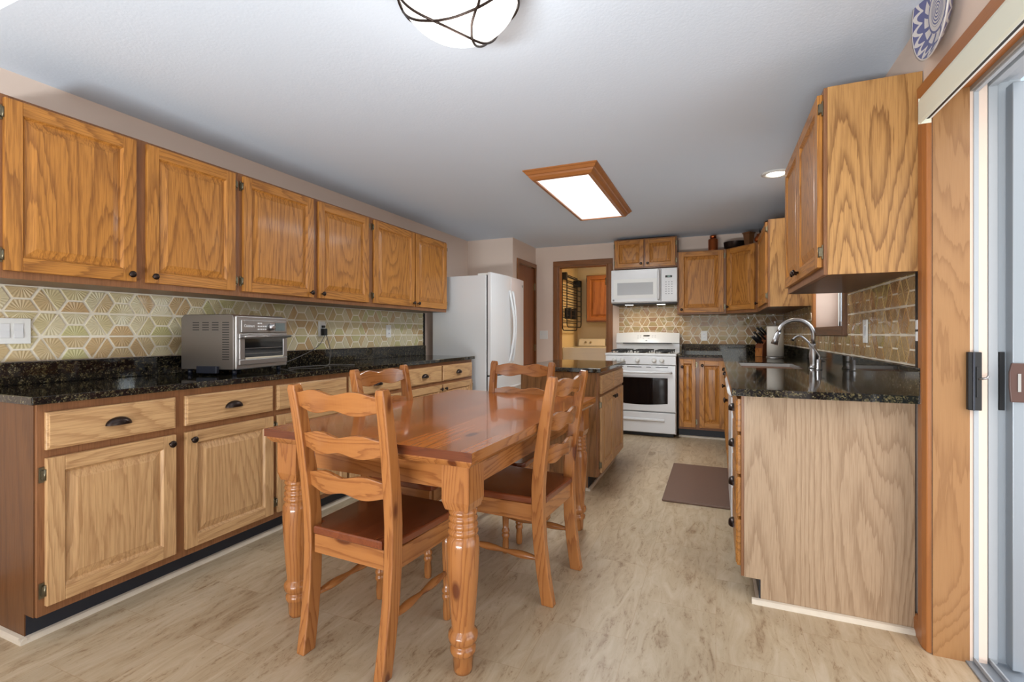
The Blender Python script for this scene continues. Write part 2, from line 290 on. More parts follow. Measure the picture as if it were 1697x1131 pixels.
# ------------------------------------------------------------------ mesh helpers
class MB:
    def __init__(s): s.bm = bmesh.new(); s.mats = []
    def mi(s, m):
        if m not in s.mats: s.mats.append(m)
        return s.mats.index(m)
    def box(s, x0, x1, y0, y1, z0, z1, m):
        vs = [s.bm.verts.new((x, y, z)) for x in (x0, x1) for y in (y0, y1) for z in (z0, z1)]
        k = s.mi(m)
        for f in ((0, 1, 3, 2), (4, 6, 7, 5), (0, 4, 5, 1), (2, 3, 7, 6), (0, 2, 6, 4), (1, 5, 7, 3)):
            s.bm.faces.new([vs[i] for i in f]).material_index = k
        return s
    def prism(s, pts, axis, a, b, m, smooth=False):
        """closed outline pts (2-D) swept along axis from a to b; 2-D order: x->(y,z) y->(x,z) z->(x,y)"""
        def P(p, t):
            return {'x': (t, p[0], p[1]), 'y': (p[0], t, p[1]), 'z': (p[0], p[1], t)}[axis]
        A = [s.bm.verts.new(P(p, a)) for p in pts]; B = [s.bm.verts.new(P(p, b)) for p in pts]
        k = s.mi(m); n = len(pts)
        for i in range(n):
            f = s.bm.faces.new((A[i], A[(i+1) % n], B[(i+1) % n], B[i])); f.material_index = k; f.smooth = smooth
        s.bm.faces.new(A[::-1]).material_index = k; s.bm.faces.new(B).material_index = k
        return s
    def lathe(s, prof, c, m, n=20, axis='z', cap=True):
        """prof: (radius, height) along axis starting at c"""
        k = s.mi(m); rings = []
        for r, h in prof:
            R = []
            for i in range(n):
                a = 2*PI*i/n; u, v = r*math.cos(a), r*math.sin(a)
                p = {'z': (u, v, h), 'y': (u, h, v), 'x': (h, u, v)}[axis]
                R.append(s.bm.verts.new((c[0]+p[0], c[1]+p[1], c[2]+p[2])))
            rings.append(R)
        for A, B in zip(rings, rings[1:]):
            for i in range(n):
                f = s.bm.faces.new((A[i], A[(i+1) % n], B[(i+1) % n], B[i])); f.material_index = k; f.smooth = True
        if cap:
            for R in (rings[0][::-1], rings[-1]):
                s.bm.faces.new(R).material_index = k
        return s
    def tube(s, pts, r, m, n=10, radii=None, cap=True):
        pts = [Vector(p) for p in pts]; k = s.mi(m); rings = []; up = None
        for i, p in enumerate(pts):
            d = (pts[min(i+1, len(pts)-1)]-pts[max(i-1, 0)]).normalized()
            if up is None:
                up = d.cross(Vector((0, 0, 1)));
                if up.length < 1e-3: up = d.cross(Vector((0, 1, 0)))
                up.normalize()
            up = (up-d*up.dot(d)).normalized(); w = d.cross(up); rr = radii[i] if radii else r
            rings.append([s.bm.verts.new(p+up*rr*math.cos(2*PI*j/n)+w*rr*math.sin(2*PI*j/n)) for j in range(n)])
        for A, B in zip(rings, rings[1:]):
            for j in range(n):
                f = s.bm.faces.new((A[j], A[(j+1) % n], B[(j+1) % n], B[j])); f.material_index = k; f.smooth = True
        if cap:
            for R in (rings[0][::-1], rings[-1]): s.bm.faces.new(R).material_index = k
        return s
    def loft(s, sections, m, smooth=False, closed=True):
        """sections: list of equal-length closed 3-D outlines"""
        k = s.mi(m); R = [[s.bm.verts.new(p) for p in sec] for sec in sections]; n = len(R[0])
        for A, B in zip(R, R[1:]):
            for i in range(n):
                f = s.bm.faces.new((A[i], A[(i+1) % n], B[(i+1) % n], B[i])); f.material_index = k; f.smooth = smooth
        if closed:
            s.bm.faces.new(R[0][::-1]).material_index = k; s.bm.faces.new(R[-1]).material_index = k
        return s
    def build(s, name, parent=None, loc=(0, 0, 0), rotz=0, bevel=0.0, seg=2):
        bmesh.ops.recalc_face_normals(s.bm, faces=s.bm.faces)
        me = bpy.data.meshes.new(name); s.bm.to_mesh(me); s.bm.free()
        for mm in s.mats: me.materials.append(mm)
        o = bpy.data.objects.new(name, me); COL.objects.link(o)
        o.location = loc; o.rotation_euler = (0, 0, rotz)
        if parent: o.parent = parent
        if bevel:
            bv = o.modifiers.new('bevel', 'BEVEL'); bv.width = bevel; bv.segments = seg; bv.limit_method = 'ANGLE'; bv.angle_limit = math.radians(40)
        return o
def tag(o, label=None, cat=None, group=None, kind=None):
    if label: o['label'] = label
    if cat: o['category'] = cat
    if group: o['group'] = group
    if kind: o['kind'] = kind
    return o
def thing(name, label, cat, loc=(0, 0, 0), rotz=0, group=None):
    o = bpy.data.objects.new(name, None); COL.objects.link(o); o.empty_display_size = 0.05
    o.location = loc; o.rotation_euler = (0, 0, rotz)
    return tag(o, label, cat, group)
def dup(root, loc, rotz, label, group=None):
    r = root.copy(); COL.objects.link(r); r.location = loc; r.rotation_euler = (0, 0, rotz); r['label'] = label
    if group: r['group'] = group
    for ch in list(root.children):
        c = ch.copy(); COL.objects.link(c); c.parent = r
        for g in ch.children:
            d = g.copy(); COL.objects.link(d); d.parent = c
    return r
def struct(name, mb, **k):
    return tag(mb.build(name, **k), kind='structure')
def text(name, body, size, m, parent, loc, rot, extrude=0.0004):
    cu = bpy.data.curves.new(name, 'FONT'); cu.body = body; cu.size = size; cu.extrude = extrude
    cu.align_x = 'CENTER'; cu.align_y = 'CENTER'; cu.materials.append(m)
    tmp = bpy.data.objects.new(name, cu); me = bpy.data.meshes.new_from_object(tmp); bpy.data.objects.remove(tmp)
    o = bpy.data.objects.new(name, me); COL.objects.link(o); o.parent = parent; o.location = loc; o.rotation_euler = rot
    return o

# ================================================================== SETTING
XL, XR, YB, ZC = -2.90, 0.71, 6.23, 2.315
YS = 0.887      # the lower kitchen ceiling starts here; the room behind the camera is higher
# floor, with the laundry beyond the doorway
struct('floor', MB().box(-4.6, 0.86, -2.75, 8.1, -0.05, 0, floor_m))
struct('ceiling', MB().box(-4.6, 0.9, YS, 8.1, ZC, ZC+0.06, ceil_m).box(-4.6, 0.9, YS, YS+0.06, ZC+0.06, 2.95, wall_m))
struct('ceiling', MB().box(-4.6, 0.9, -2.75, YS+0.06, 2.95, 3.0, ceil_m))
struct('wall_left', MB().box(XL-0.1, XL, -2.75, 5.42, 0, 2.95, wall_m))
struct('wall_pantry', MB().box(XL, -2.28, 5.42, 5.52, 0, ZC, wall_m)
       .box(-2.38, -2.28, 5.52, 5.60, 0, ZC, wall_m).box(-2.38, -2.28, 6.24, 6.33, 0, ZC, wall_m).box(-2.38, -2.28, 5.6, 6.24, 2.05, ZC, wall_m))
struct('wall_back', MB().box(-2.38, -1.955, YB, YB+0.11, 0, ZC, wall_m).box(-1.955, -1.29, YB, YB+0.11, 2.045, ZC, wall_m)
       .box(-1.29, XR+0.15, YB, YB+0.11, 0, ZC, wall_m))
# right wall with the patio-door opening (y<2.165) and the sink window (y 3.38..4.32)
struct('wall_right', MB().box(XR, XR+0.15, 2.165, 3.38, 0, ZC, wall_m).box(XR, XR+0.15, 3.38, 4.36, 0, 1.165, wall_m)
       .box(XR, XR+0.15, 3.38, 4.36, 1.97, ZC, wall_m).box(XR, XR+0.15, 4.36, YB+0.1, 0, ZC, wall_m)
       .box(XR, XR+0.15, YS, 2.165, 2.03, ZC, wall_m).box(XR, XR+0.15, 0.0, YS, 2.03, 2.95, wall_m)
       .box(XR, XR+0.15, -2.75, 0.0, 0, 2.95, wall_m))
# wall behind the camera with two windows
f = MB()
f.box(-2.9, -2.75, -2.75, -2.65, 0, 2.95, wall_m).box(-1.05, -0.85, -2.75, -2.65, 0, 2.95, wall_m).box(0.85, 0.71+0.15, -2.75, -2.65, 0, 2.95, wall_m)
f.box(-2.75, -1.05, -2.75, -2.65, 0, 0.98, wall_m).box(-0.85, 0.85, -2.75, -2.65, 0, 0.98, wall_m)
f.box(-2.75, -1.05, -2.75, -2.65, 2.3, 2.95, wall_m).box(-0.85, 0.85, -2.75, -2.65, 2.3, 2.95, wall_m)
struct('wall_front', f)
# laundry room shell
struct('wall_laundry', MB().box(-2.20, -2.10, YB+0.11, 7.85, 0, ZC, laun_m).box(-2.20, -0.2, 7.75, 7.85, 0, ZC, laun_m).box(-0.3, -0.2, YB+0.11, 8.0, 0, ZC, laun_m))
# doorway casing (oak) in the back wall
d = MB()
cw = 0.068
for x0, x1 in ((-2.023, -1.955), (-1.29, -1.222)):
    d.prism([(x0, YB-0.004), (x0, YB-0.017), (x0+0.012, YB-0.02), (x1-0.012, YB-0.02), (x1, YB-0.014), (x1, YB-0.004)], 'z', 0, 2.045, dtrim['z'])
d.box(-2.023, -1.222, YB-0.02, YB-0.004, 2.045, 2.113, dtrim['x'])
d.box(-1.955, -1.935, YB-0.004, YB+0.11, 0, 2.045, dtrim['z']).box(-1.31, -1.29, YB-0.004, YB+0.11, 0, 2.045, dtrim['z']).box(-1.935, -1.31, YB-0.004, YB+0.11, 2.025, 2.045, dtrim['x'])
struct('trim_1', d, bevel=0.003)
h = MB()
for z in (1.82, 1.03):
    h.box(-1.3115, -1.309, YB+0.01, YB+0.045, z-0.045, z+0.045, brass).lathe([(0.006, -0.045), (0.006, 0.045)], (-1.316, YB+0.008, z), brass, 10)
struct('trim_2', h)
# pantry door (slab) on the side of the pantry, facing +x
pd = MB().box(-2.30, -2.292, 5.60, 6.24, 0.01, 2.03, door_wood)
struct('door_1', pd)
d = MB()
d.box(-2.28, -2.262, 5.545, 5.605, 0, 2.085, dtrim['z']).box(-2.28, -2.262, 6.205, 6.228, 0, 2.085, dtrim['z']).box(-2.28, -2.262, 5.605, 6.205, 2.03, 2.085, dtrim['y'])
d.box(-2.34, -2.28, 5.60, 5.612, 0, 2.05, dtrim['z']).box(-2.34, -2.28, 6.225, 6.24, 0, 2.05, dtrim['z'])
struct('trim_3', d, bevel=0.003)
h = MB()
for z in (1.78, 0.95): h.box(-2.29, -2.270, 6.195, 6.203, z-0.045, z+0.045, brass)
struct('trim_4', h)
# patio-door casing, jamb and vinyl frame
d = MB()
d.prism([(XR, 2.248), (XR-0.018, 2.244), (XR-0.02, 2.20), (XR-0.014, 2.175), (XR, 2.168)], 'z', 0, 2.0, trim_wood['z'])
d.box(XR-0.02, XR, -0.08, 2.248, 1.99, 2.056, trim_wood['y'])
d.box(XR-0.02, XR, -0.08, -0.01, 0, 1.99, trim_wood['z'])
struct('trim_5', d, bevel=0.003)
j = MB().box(XR, 0.812, 2.162, 2.168, 0, 2.03, jamb_wood).box(XR, 0.812, 0.0, 2.162, 2.0, 2.03, trim_wood['y']).box(XR, 0.812, 0.0, 0.006, 0, 2.0, jamb_wood)
struct('trim_6', j)
fr = MB()
# stepped vinyl side jamb and head; (x0,x1,y) steps
for x0, x1, yy, m_ in ((0.812, 0.822, 2.166, vinyl_b), (0.822, 0.836, 2.160, vinyl_w), (0.836, 0.868, 2.196, vinyl_b), (0.868, 0.893, 2.178, vinyl_w), (0.893, 0.897, 2.2, black_m), (0.897, 0.925, 2.190, vinyl_w), (0.925, 0.96, 2.195, vinyl_w)):
    dz = yy-2.166
    fr.box(x0, x1, yy, 2.26, 0, 2.02+dz, m_)
    fr.box(x0, x1, 0.0, yy, 1.985+dz, 2.03, m_)
    fr.box(x0, x1, -0.05, 0.0-dz, 0, 2.02, m_)
fr.box(0.80, 0.96, 0.0, 2.2, -0.02, 0.006, grey_alu).box(0.822, 0.828, 0.0, 2.19, 0.006, 0.022, vinyl_w).box(0.868, 0.874, 0.0, 2.18, 0.006, 0.022, vinyl_w)
struct('door_2', fr, bevel=0.0015)
# sliding glass leaf pushed to the far side of its travel
sl = tag(thing('door_3', None, None, (0.851, 0.08, 0.022)), kind='structure')
MB().box(-0.013, 0.013, 0, 0.07, 0, 1.95, vinyl_w).box(-0.013, 0.013, 0.95, 1.02, 0, 1.95, vinyl_w).box(-0.013, 0.013, 0.07, 0.95, 0, 0.08, vinyl_w).box(-0.013, 0.013, 0.07, 0.95, 1.88, 1.95, vinyl_w).build('door_frame', sl)
MB().box(-0.003, 0.003, 0.07, 0.95, 0.08, 1.88, glass).build('glass_pane', sl)
# latch hardware on the jamb
lt = thing('patio_door_latch', 'black latch plate on the white patio door jamb', 'door latch', (0.824, 2.159, 0.98))
MB().prism([(-0.024, 0.0), (-0.024, -0.014), (-0.014, -0.02), (0.012, -0.02), (0.012, 0.0)], 'z', -0.1, 0.1, black_m).box(-0.014, -0.008, -0.026, -0.02, -0.1, 0.1, navy).build('latch_plate', lt, bevel=0.002)
MB().box(-0.004, 0.006, -0.024, -0.02, -0.055, 0.05, black_m).tube([(0.002, -0.022, 0.008), (0.02, -0.03, 0.012), (0.024, -0.03, 0.02)], 0.004, steel, 8).build('latch_lever', lt)
MB().box(0.074, 0.088, 0.022, 0.03, -0.1, 0.1, iron).build('strike_plate', lt)
# screen-door stile with brown handle
sc = thing('screen_door', 'grey aluminium screen door edge with brown pull, outside patio door', 'screen door', (0.93, 2.16, 0.015))
MB().box(-0.016, 0.014, -0.022, 0.02, 0, 1.97, grey_alu).box(0.014, 0.018, -0.02, 0.018, 0, 1.97, vinyl_w).build('stile', sc, bevel=0.002)
MB().prism([(-0.024, 0.90), (-0.028, 0.95), (-0.028, 1.0), (-0.022, 1.03), (0.018, 1.03), (0.018, 0.90)], 'y', -0.032, -0.0225, brownplast).build('pull_handle', sc, bevel=0.002)
MB().box(-0.008, 0.000, -0.0345, -0.0325, 0.935, 0.995, steel).build('finger_latch', sc)
# valance of the vertical blind
va = thing('blind_valance', 'cream blind valance running along the top of the patio door', 'blind valance', (XR-0.022, 0, 0))
MB().prism([(0.0, 1.962), (-0.034, 1.962), (-0.038, 1.950), (-0.038, 1.880), (-0.034, 1.872), (-0.030, 1.880), (-0.030, 1.955), (0.0, 1.956)], 'y', -0.05, 2.10, cream).build('valance_board', va)
MB().box(-0.026, -0.004, -0.05, 2.09, 1.885, 1.93, white_plastic).box(-0.019, -0.011, -0.05, 2.09, 1.8845, 1.885, black_m).build('headrail', va, bevel=0.001)
MB().box(-0.038, -0.002, 2.1005, 2.103, 1.874, 1.962, cream).build('end_cap', va)
# baseboards
struct('baseboard_right', MB().prism([(XR, 0), (XR-0.014, 0), (XR-0.014, 0.06), (XR-0.006, 0.075), (XR, 0.075)], 'y', 2.249, 2.3, trim_wood['y']))
struct('baseboard_left', MB().box(XL, XL+0.014, -2.6, 0.94, 0, 0.075, trim_wood['y']))
# sink window
w = tag(thing('window_1', None, None), kind='structure')
ww = MB()
y0, y1, z0, z1 = 3.40, 4.34, 1.185, 1.95
ww.box(XR-0.02, XR, 3.345, y0+0.01, 1.13, 2.01, doak['z']).box(XR-0.02, XR, y1-0.01, 4.40, 1.13, 2.01, trim_wood['z'])
ww.box(XR-0.02, XR, y0+0.01, y1-0.01, 1.13, z0+0.005, doak['y']).box(XR-0.02, XR, y0+0.01, y1-0.01, z1-0.01, 2.01, doak['y'])
ww.build('window_casing', w, bevel=0.003)
lm = plain('window_jamb_paint', C(226, 200, 184), 0.5)
MB().box(XR, 0.855, 3.38, y0, 1.165, 1.97, lm).box(XR, 0.855, y1, 4.36, 1.165, 1.97, lm).box(XR-0.024, 0.855, y0, y1, 1.165, z0, doak['y']).box(XR, 0.855, y0, y1, z1, 1.97, lm).build('window_jamb', w)
fw = MB()
fw.box(0.86, 0.90, y0, y0+0.05, z0, z1, vinyl_w).box(0.86, 0.90, y1-0.05, y1, z0, z1, vinyl_w).box(0.86, 0.90, y0, y1, z0, z0+0.05, vinyl_w).box(0.86, 0.90, y0, y1, z1-0.05, z1, vinyl_w).box(0.865, 0.895, 3.85, 3.89, z0, z1, vinyl_w)
fw.build('window_frame', w, bevel=0.003)
MB().box(0.878, 0.882, y0+0.05, y1-0.05, z0+0.05, z1-0.05, glass).build('window_pane', w)
# window frames behind the camera
for k, x0 in enumerate((-2.75, -0.85)):
    fw = MB(); x1 = x0+1.7
    fw.box(x0, x0+0.05, -2.74, -2.66, 0.98, 2.3, vinyl_w).box(x1-0.05, x1, -2.74, -2.66, 0.98, 2.3, vinyl_w).box(x0, x1, -2.74, -2.66, 0.98, 1.03, vinyl_w).box(x0, x1, -2.74, -2.66, 2.25, 2.3, vinyl_w)
    struct('window_%d' % (k+2), fw)

# ================================================================== TILE BACKSPLASH
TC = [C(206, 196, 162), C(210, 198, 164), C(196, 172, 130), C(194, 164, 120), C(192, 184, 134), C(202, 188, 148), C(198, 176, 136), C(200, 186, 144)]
def clip(poly, x0, x1, z0, z1):
    def cl(P, ins, inter):
        out = []
        for i in range(len(P)):
            a, b_ = P[i-1], P[i]
            if ins(b_):
                if not ins(a): out.append(inter(a, b_))
                out.append(b_)
            elif ins(a): out.append(inter(a, b_))
        return out
    for ax, v, sg in ((0, x0, 1), (0, x1, -1), (1, z0, 1), (1, z1, -1)):
        def ins(p): return (p[ax]-v)*sg >= -1e-9
        def inter(a, b_):
            t_ = (v-a[ax])/(b_[ax]-a[ax]); return (a[0]+(b_[0]-a[0])*t_, a[1]+(b_[1]-a[1])*t_)
        poly = cl(poly, ins, inter)
        if len(poly) < 3: return []
    return poly
TC_SHADED = [C(182, 152, 106), C(174, 142, 94), C(168, 132, 86), C(158, 120, 78), C(160, 138, 84), C(176, 146, 98)]  # same tiles as on the left, dimmer warmer light painted into the colours
def tiles(name, loc, rotz, rects, pal=TC, xo=0.0, zo=0.0, a=0.0667, h=0.0578, g=0.0036, warm=0.0):
    """local frame: x along the wall, z up, -y out of the wall. rects = regions to cover"""
    bm = bmesh.new(); uvl = bm.loops.layers.uv.new('tile_uv'); cl_ = bm.loops.layers.float_color.new('tile_shade')
    X0 = min(r[0] for r in rects); X1 = max(r[1] for r in rects); Z0 = min(r[2] for r in rects); Z1 = max(r[3] for r in rects)
    rnd = random.Random(11)
    T = []
    r0 = int(math.floor((Z0-zo)/(2*h)))-1; r1 = int(math.ceil((Z1-zo)/(2*h)))+1
    c0 = int(math.floor((X0-xo)/(3*a)))-1; c1 = int(math.ceil((X1-xo)/(3*a)))+1
    for r in range(r0, r1):
        zb = zo+r*2*h; zm, zt = zb+h, zb+2*h
        for c in range(c0, c1):
            x = xo+c*3*a
            T.append([(x, zt), (x+2*a, zt), (x+1.5*a, zm), (x+0.5*a, zm)])
            T.append([(x+2*a, zb), (x, zb), (x+0.5*a, zm), (x+1.5*a, zm)])
            A, B_, Cc, D, E_, F = (x+2*a, zt), (x+3*a, zt), (x+3.5*a, zm), (x+3*a, zb), (x+2*a, zb), (x+1.5*a, zm)
            if (r+c) % 2: T.append([B_, E_, F, A]); T.append([E_, B_, Cc, D])
            else: T.append([A, D, E_, F]); T.append([D, A, B_, Cc])
    k = 0
    for tq in T:
        col = rnd.choice(pal)
        cx = (tq[0][0]+tq[1][0])/2; cz = (tq[0][1]+tq[1][1])/2
        ux, uz = (tq[1][0]-tq[0][0])/(2*a), (tq[1][1]-tq[0][1])/(2*a)
        mx_ = sum(p[0] for p in tq)/4; mz_ = sum(p[1] for p in tq)/4
        q = [(p[0]+(mx_-p[0])*0.0, p[1]) for p in tq]
        # inset by grout half width towards the centre
        q = [(mx_+(p[0]-mx_)*(1-g/0.026), mz_+(p[1]-mz_)*(1-g/0.026)) for p in tq]
        for (rx0, rx1, rz0, rz1) in rects:
            P = clip(q, rx0, rx1, rz0, rz1)
            if len(P) < 3: continue
            ar = abs(sum(P[i-1][0]*P[i][1]-P[i][0]*P[i-1][1] for i in range(len(P))))/2
            if ar < 1e-5: continue
            px_, pz_ = sum(p[0] for p in P)/len(P), sum(p[1] for p in P)/len(P)
            top = [bm.verts.new((px_+(p[0]-px_)*0.97, -0.0075, pz_+(p[1]-pz_)*0.97)) for p in P]
            bot = [bm.verts.new((p[0], -0.003, p[1])) for p in P]
            fs = [bm.faces.new(top)]
            for i in range(len(P)): fs.append(bm.faces.new((bot[i-1], bot[i], top[i], top[i-1])))
            for f_ in fs:
                f_.material_index = 0
                for lp in f_.loops:
                    dx, dz = lp.vert.co.x-cx, lp.vert.co.z-cz
                    lp[uvl].uv = ((dx*ux+dz*uz)/0.04, abs(-dx*uz+dz*ux)/0.04)
                    lp[cl_] = col
    mbb = MB(); mbb.bm.free(); mbb.bm = bm; mbb.mats = [tile_m, grout]
    for (rx0, rx1, rz0, rz1) in rects: mbb.box(rx0, rx1, -0.004, 0, rz0, rz1, grout)
    o = mbb.build(name, loc=loc, rotz=rotz)
    return o
o = tiles('tile_backsplash', (XL, 0, 0), PI/2, [(0.30, 4.40, 1.018, 1.362)], xo=1.215-2*0.0667, zo=1.013)
tag(o, 'long pale yellow-green trapezoid tile backsplash on the left wall', 'tile backsplash')
o = tiles('tile_backsplash', (0, YB, 0), 0, [(-1.14, 0.70, 1.018, 1.372), (-1.14, -0.40, 1.372, 1.52), (-1.14, -0.385, 0.92, 1.018)], TC_SHADED, xo=0.01, zo=1.0, g=0.003)
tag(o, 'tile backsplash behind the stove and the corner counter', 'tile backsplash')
o = tiles('tile_backsplash', (XR, 0, 0), -PI/2, [(-6.22, -4.402, 1.018, 1.372), (-4.402, -3.343, 1.018, 1.128), (-3.343, -2.29, 1.018, 1.378), (-4.49, -4.402, 1.372, 1.45)], TC_SHADED, xo=-3.0, zo=1.022, g=0.003)
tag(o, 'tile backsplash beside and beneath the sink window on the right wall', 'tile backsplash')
struct('trim_7', MB().box(XR-0.012, XR, 2.268, 2.288, 1.016, 1.378, black_m))
struct('trim_8', MB().box(XL, XL+0.012, 4.40, 4.43, 0.92, 1.362, black_m))

# ================================================================== CABINETS
def knob(mb, x, z, y=-0.019):
    return mb.lathe([(0.006, 0), (0.0055, -0.012), (0.010, -0.016), (0.0155, -0.020), (0.0155, -0.024), (0.012, -0.028), (0.005, -0.030)], (x, y, z), bronze, 16, axis='y')
def cup(mb, x, z, y=-0.019, w=0.048, hh=0.032, pr=0.026):
    k = mb.mi(bronze); n, mm_ = 14, 7; G = []
    for j in range(mm_+1):
        ph = PI/2*j/mm_; row = []
        for i in range(n+1):
            th = PI*i/n
            row.append(mb.bm.verts.new((x+w*math.cos(th)*math.cos(ph)**0.8 if ph < PI/2 else x, y-pr*math.sin(ph)*1.0, z-hh*0.4+hh*math.sin(th)*math.cos(ph)**0.6 if ph < PI/2-1e-6 else z-hh*0.4)))
        G.append(row)
    for j in range(mm_):
        for i in range(n):
            try:
                f_ = mb.bm.faces.new((G[j][i], G[j][i+1], G[j+1][i+1], G[j+1][i])); f_.material_index = k; f_.smooth = True
            except ValueError: pass
    return mb
def hinge(mb, x, z, y=-0.001, s=1):
    mb.box(x-0.008, x+0.008, y-0.004, y, z-0.028, z+0.028, hinge_m)
    mb.lathe([(0.0045, -0.02), (0.0045, 0.02)], (x+0.006*s, y-0.012, z), hinge_m, 10)
    return mb.box(x-0.003, x+0.009, y-0.014, y-0.002, z-0.017, z+0.017, hinge_m)
def door_mb(x0, x1, z0, z1, V, H, sw=0.055, rw=0.055, t=0.019):
    m = MB()
    m.box(x0, x0+sw, -t, 0, z0, z1, V).box(x1-sw, x1, -t, 0, z0, z1, V)
    m.box(x0+sw, x1-sw, -t, 0, z0, z0+rw, H).box(x0+sw, x1-sw, -t, 0, z1-rw, z1, H)
    # sloped inner moulding, then raised panel
    a0, a1, b0, b1 = x0+sw, x1-sw, z0+rw, z1-rw
    def ring(i, y): return [(a0+i, y, b0+i), (a1-i, y, b0+i), (a1-i, y, b1-i), (a0+i, y, b1-i)]
    wide = min(0.03, (a1-a0)*0.22, (b1-b0)*0.25)
    m.loft([ring(0, -t+0.001), ring(0.006, -0.009), ring(0.009, -0.006), ring(0.009+wide, -t+0.004), ring(0.012+wide, -t+0.003)], V, closed=False)
    vs = [m.bm.verts.new(p) for p in ring(0.012+wide, -t+0.003)]
    m.bm.faces.new(vs).material_index = m.mi(V)
    return m
def drawer_mb(x0, x1, z0, z1, H, t=0.019):
    m = MB(); e = 0.008
    def ring(i, y): return [(x0+i, y, z0+i), (x1-i, y, z0+i), (x1-i, y, z1-i), (x0+i, y, z1-i)]
    m.loft([ring(0, 0), ring(0, -t+0.006), ring(e*0.4, -t+0.004), ring(e, -t+0.003), ring(e, -t)], H)
    return m
def cabinet(name, label, cat, loc, rotz, Wd, D, z0, z1, doors=(), drawers=(), toe=True, mats=None, group=None, end=None, body_m=None, frame=True):
    mats = mats or oak; body_m = body_m or doak['z']
    t = thing(name, label, cat, loc, rotz, group)
    b_ = MB(); b_.box(0, Wd, 0.0195, D, z0, z1, body_m)
    if toe: b_.box(0.0, Wd, 0.078, D, 0.0, z0, body_m)
    b_.build('cabinet_body', t)
    if frame:
        fm_ = MB(); fm_.box(0, Wd, 0.0, 0.019, z0, z1, foak['z'])
        fm_.build('face_frame', t, bevel=0.0015)
    if toe: MB().box(0.0, Wd, 0.0705, 0.078, 0.0, z0, black_toe).build('toe_kick', t)
    if end is not None:
        for sx_ in end:
            xx = 0 if sx_ < 0 else Wd
            e_ = MB()
            e_.box(min(xx, xx+sx_*0.004), max(xx, xx+sx_*0.004), 0.012, D, z0, z1, end[sx_])
            if toe: e_.box(min(xx, xx+sx_*0.004), max(xx, xx+sx_*0.004), 0.075, D, 0, z0, end[sx_])
            e_.build('end_panel', t)
    for dd in doors:
        x0_, x1_, a_, b2, hs_, kz = dd[:6]
        dm = door_mb(x0_, x1_, a_, b2, mats['z'], mats['x'], *(dd[6:8] if len(dd) > 6 else ()))
        do = dm.build('door', t, bevel=0.002)
        if kz is not None:
            kx = x1_-0.028 if hs_ < 0 else x0_+0.028
            knob(MB(), kx, kz).build('knob', do)
        if hs_:
            hx = x0_-0.009 if hs_ < 0 else x1_+0.009
            for hz in (a_+0.06, b2-0.06): hinge(MB(), hx, hz, s=-hs_).build('hinge', do)
    for dd in drawers:
        x0_, x1_, a_, b2 = dd[:4]
        do = drawer_mb(x0_, x1_, a_, b2, mats['x']).build('drawer', t, bevel=0.0015)
        if len(dd) < 5 or dd[4]: cup(MB(), (x0_+x1_)/2, (a_+b2)/2).build('cup_pull', do)
    return t
# --- left wall uppers (face x=-2.575)
UZ0, UZ1 = 1.362, 2.085
def upper_left(y0, y1, d1, d2, label):
    return cabinet('wall_cabinet', label, 'cabinet', (-2.575, y0, 0), PI/2, y1-y0, 0.323, UZ0, UZ1,
        doors=[(d1[0]-y0, d1[1]-y0, 1.392, 2.07, -1, 1.424), (d2[0]-y0, d2[1]-y0, 1.392, 2.07, 1, 1.424)], toe=False, group='upper cabinets along the left wall')
upper_left(0.945, 1.975, (0.965, 1.431), (1.478, 1.949), 'nearest oak wall cabinet at left, its doors the widest in the photo')
upper_left(1.975, 3.150, (2.001, 2.538), (2.585, 3.115), 'middle oak wall cabinet on the left wall, above the toaster oven')
upper_left(3.150, 4.345, (3.179, 3.750), (3.771, 4.325), 'far oak wall cabinet on the left wall, beside the refrigerator')
# --- left wall bases (face x=-2.29)
def base_left(y0, y1, d1, d2, label, end=None):
    return cabinet('base_cabinet', label, 'cabinet', (-2.29, y0, 0), PI/2, y1-y0, 0.60, 0.10, 0.884,
        doors=[(d1[0]-y0, d1[1]-y0, 0.135, 0.682, -1, 0.645), (d2[0]-y0, d2[1]-y0, 0.135, 0.682, 1, 0.645)],
        drawers=[(d1[0]-y0, d1[1]-y0, 0.712, 0.852), (d2[0]-y0, d2[1]-y0, 0.712, 0.852)], mats=lit_oak, end=end, group='base cabinets along the left wall')
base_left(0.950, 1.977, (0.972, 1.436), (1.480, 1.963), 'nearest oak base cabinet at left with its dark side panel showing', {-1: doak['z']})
base_left(1.977, 3.170, (1.991, 2.545), (2.575, 3.150), 'oak base cabinet on the left wall behind the dining table')
base_left(3.170, 4.365, (3.201, 3.761), (3.782, 4.346), 'oak base cabinet on the left wall next to the refrigerator')
q = MB()
q.prism([(-2.36, 0), (-2.34, 0), (-2.342, 0.009), (-2.349, 0.017), (-2.36, 0.02)], 'y', 0.927, 4.365, quarter_m)
q.prism([(0.945, 0), (0.925, 0), (0.927, 0.009), (0.934, 0.017), (0.945, 0.02)], 'x', XL, -2.342, quarter_m)
struct('trim_9', q)
# counter left
c = MB().box(-2.878, -2.262, 0.925, 4.385, 0.884, 0.914, granite).box(-2.878, -2.858, 0.925, 4.40, 0.914, 1.016, granite)
tag(c.build('countertop', bevel=0.004, seg=3), 'long black granite countertop along the left wall under the toaster oven', 'countertop')
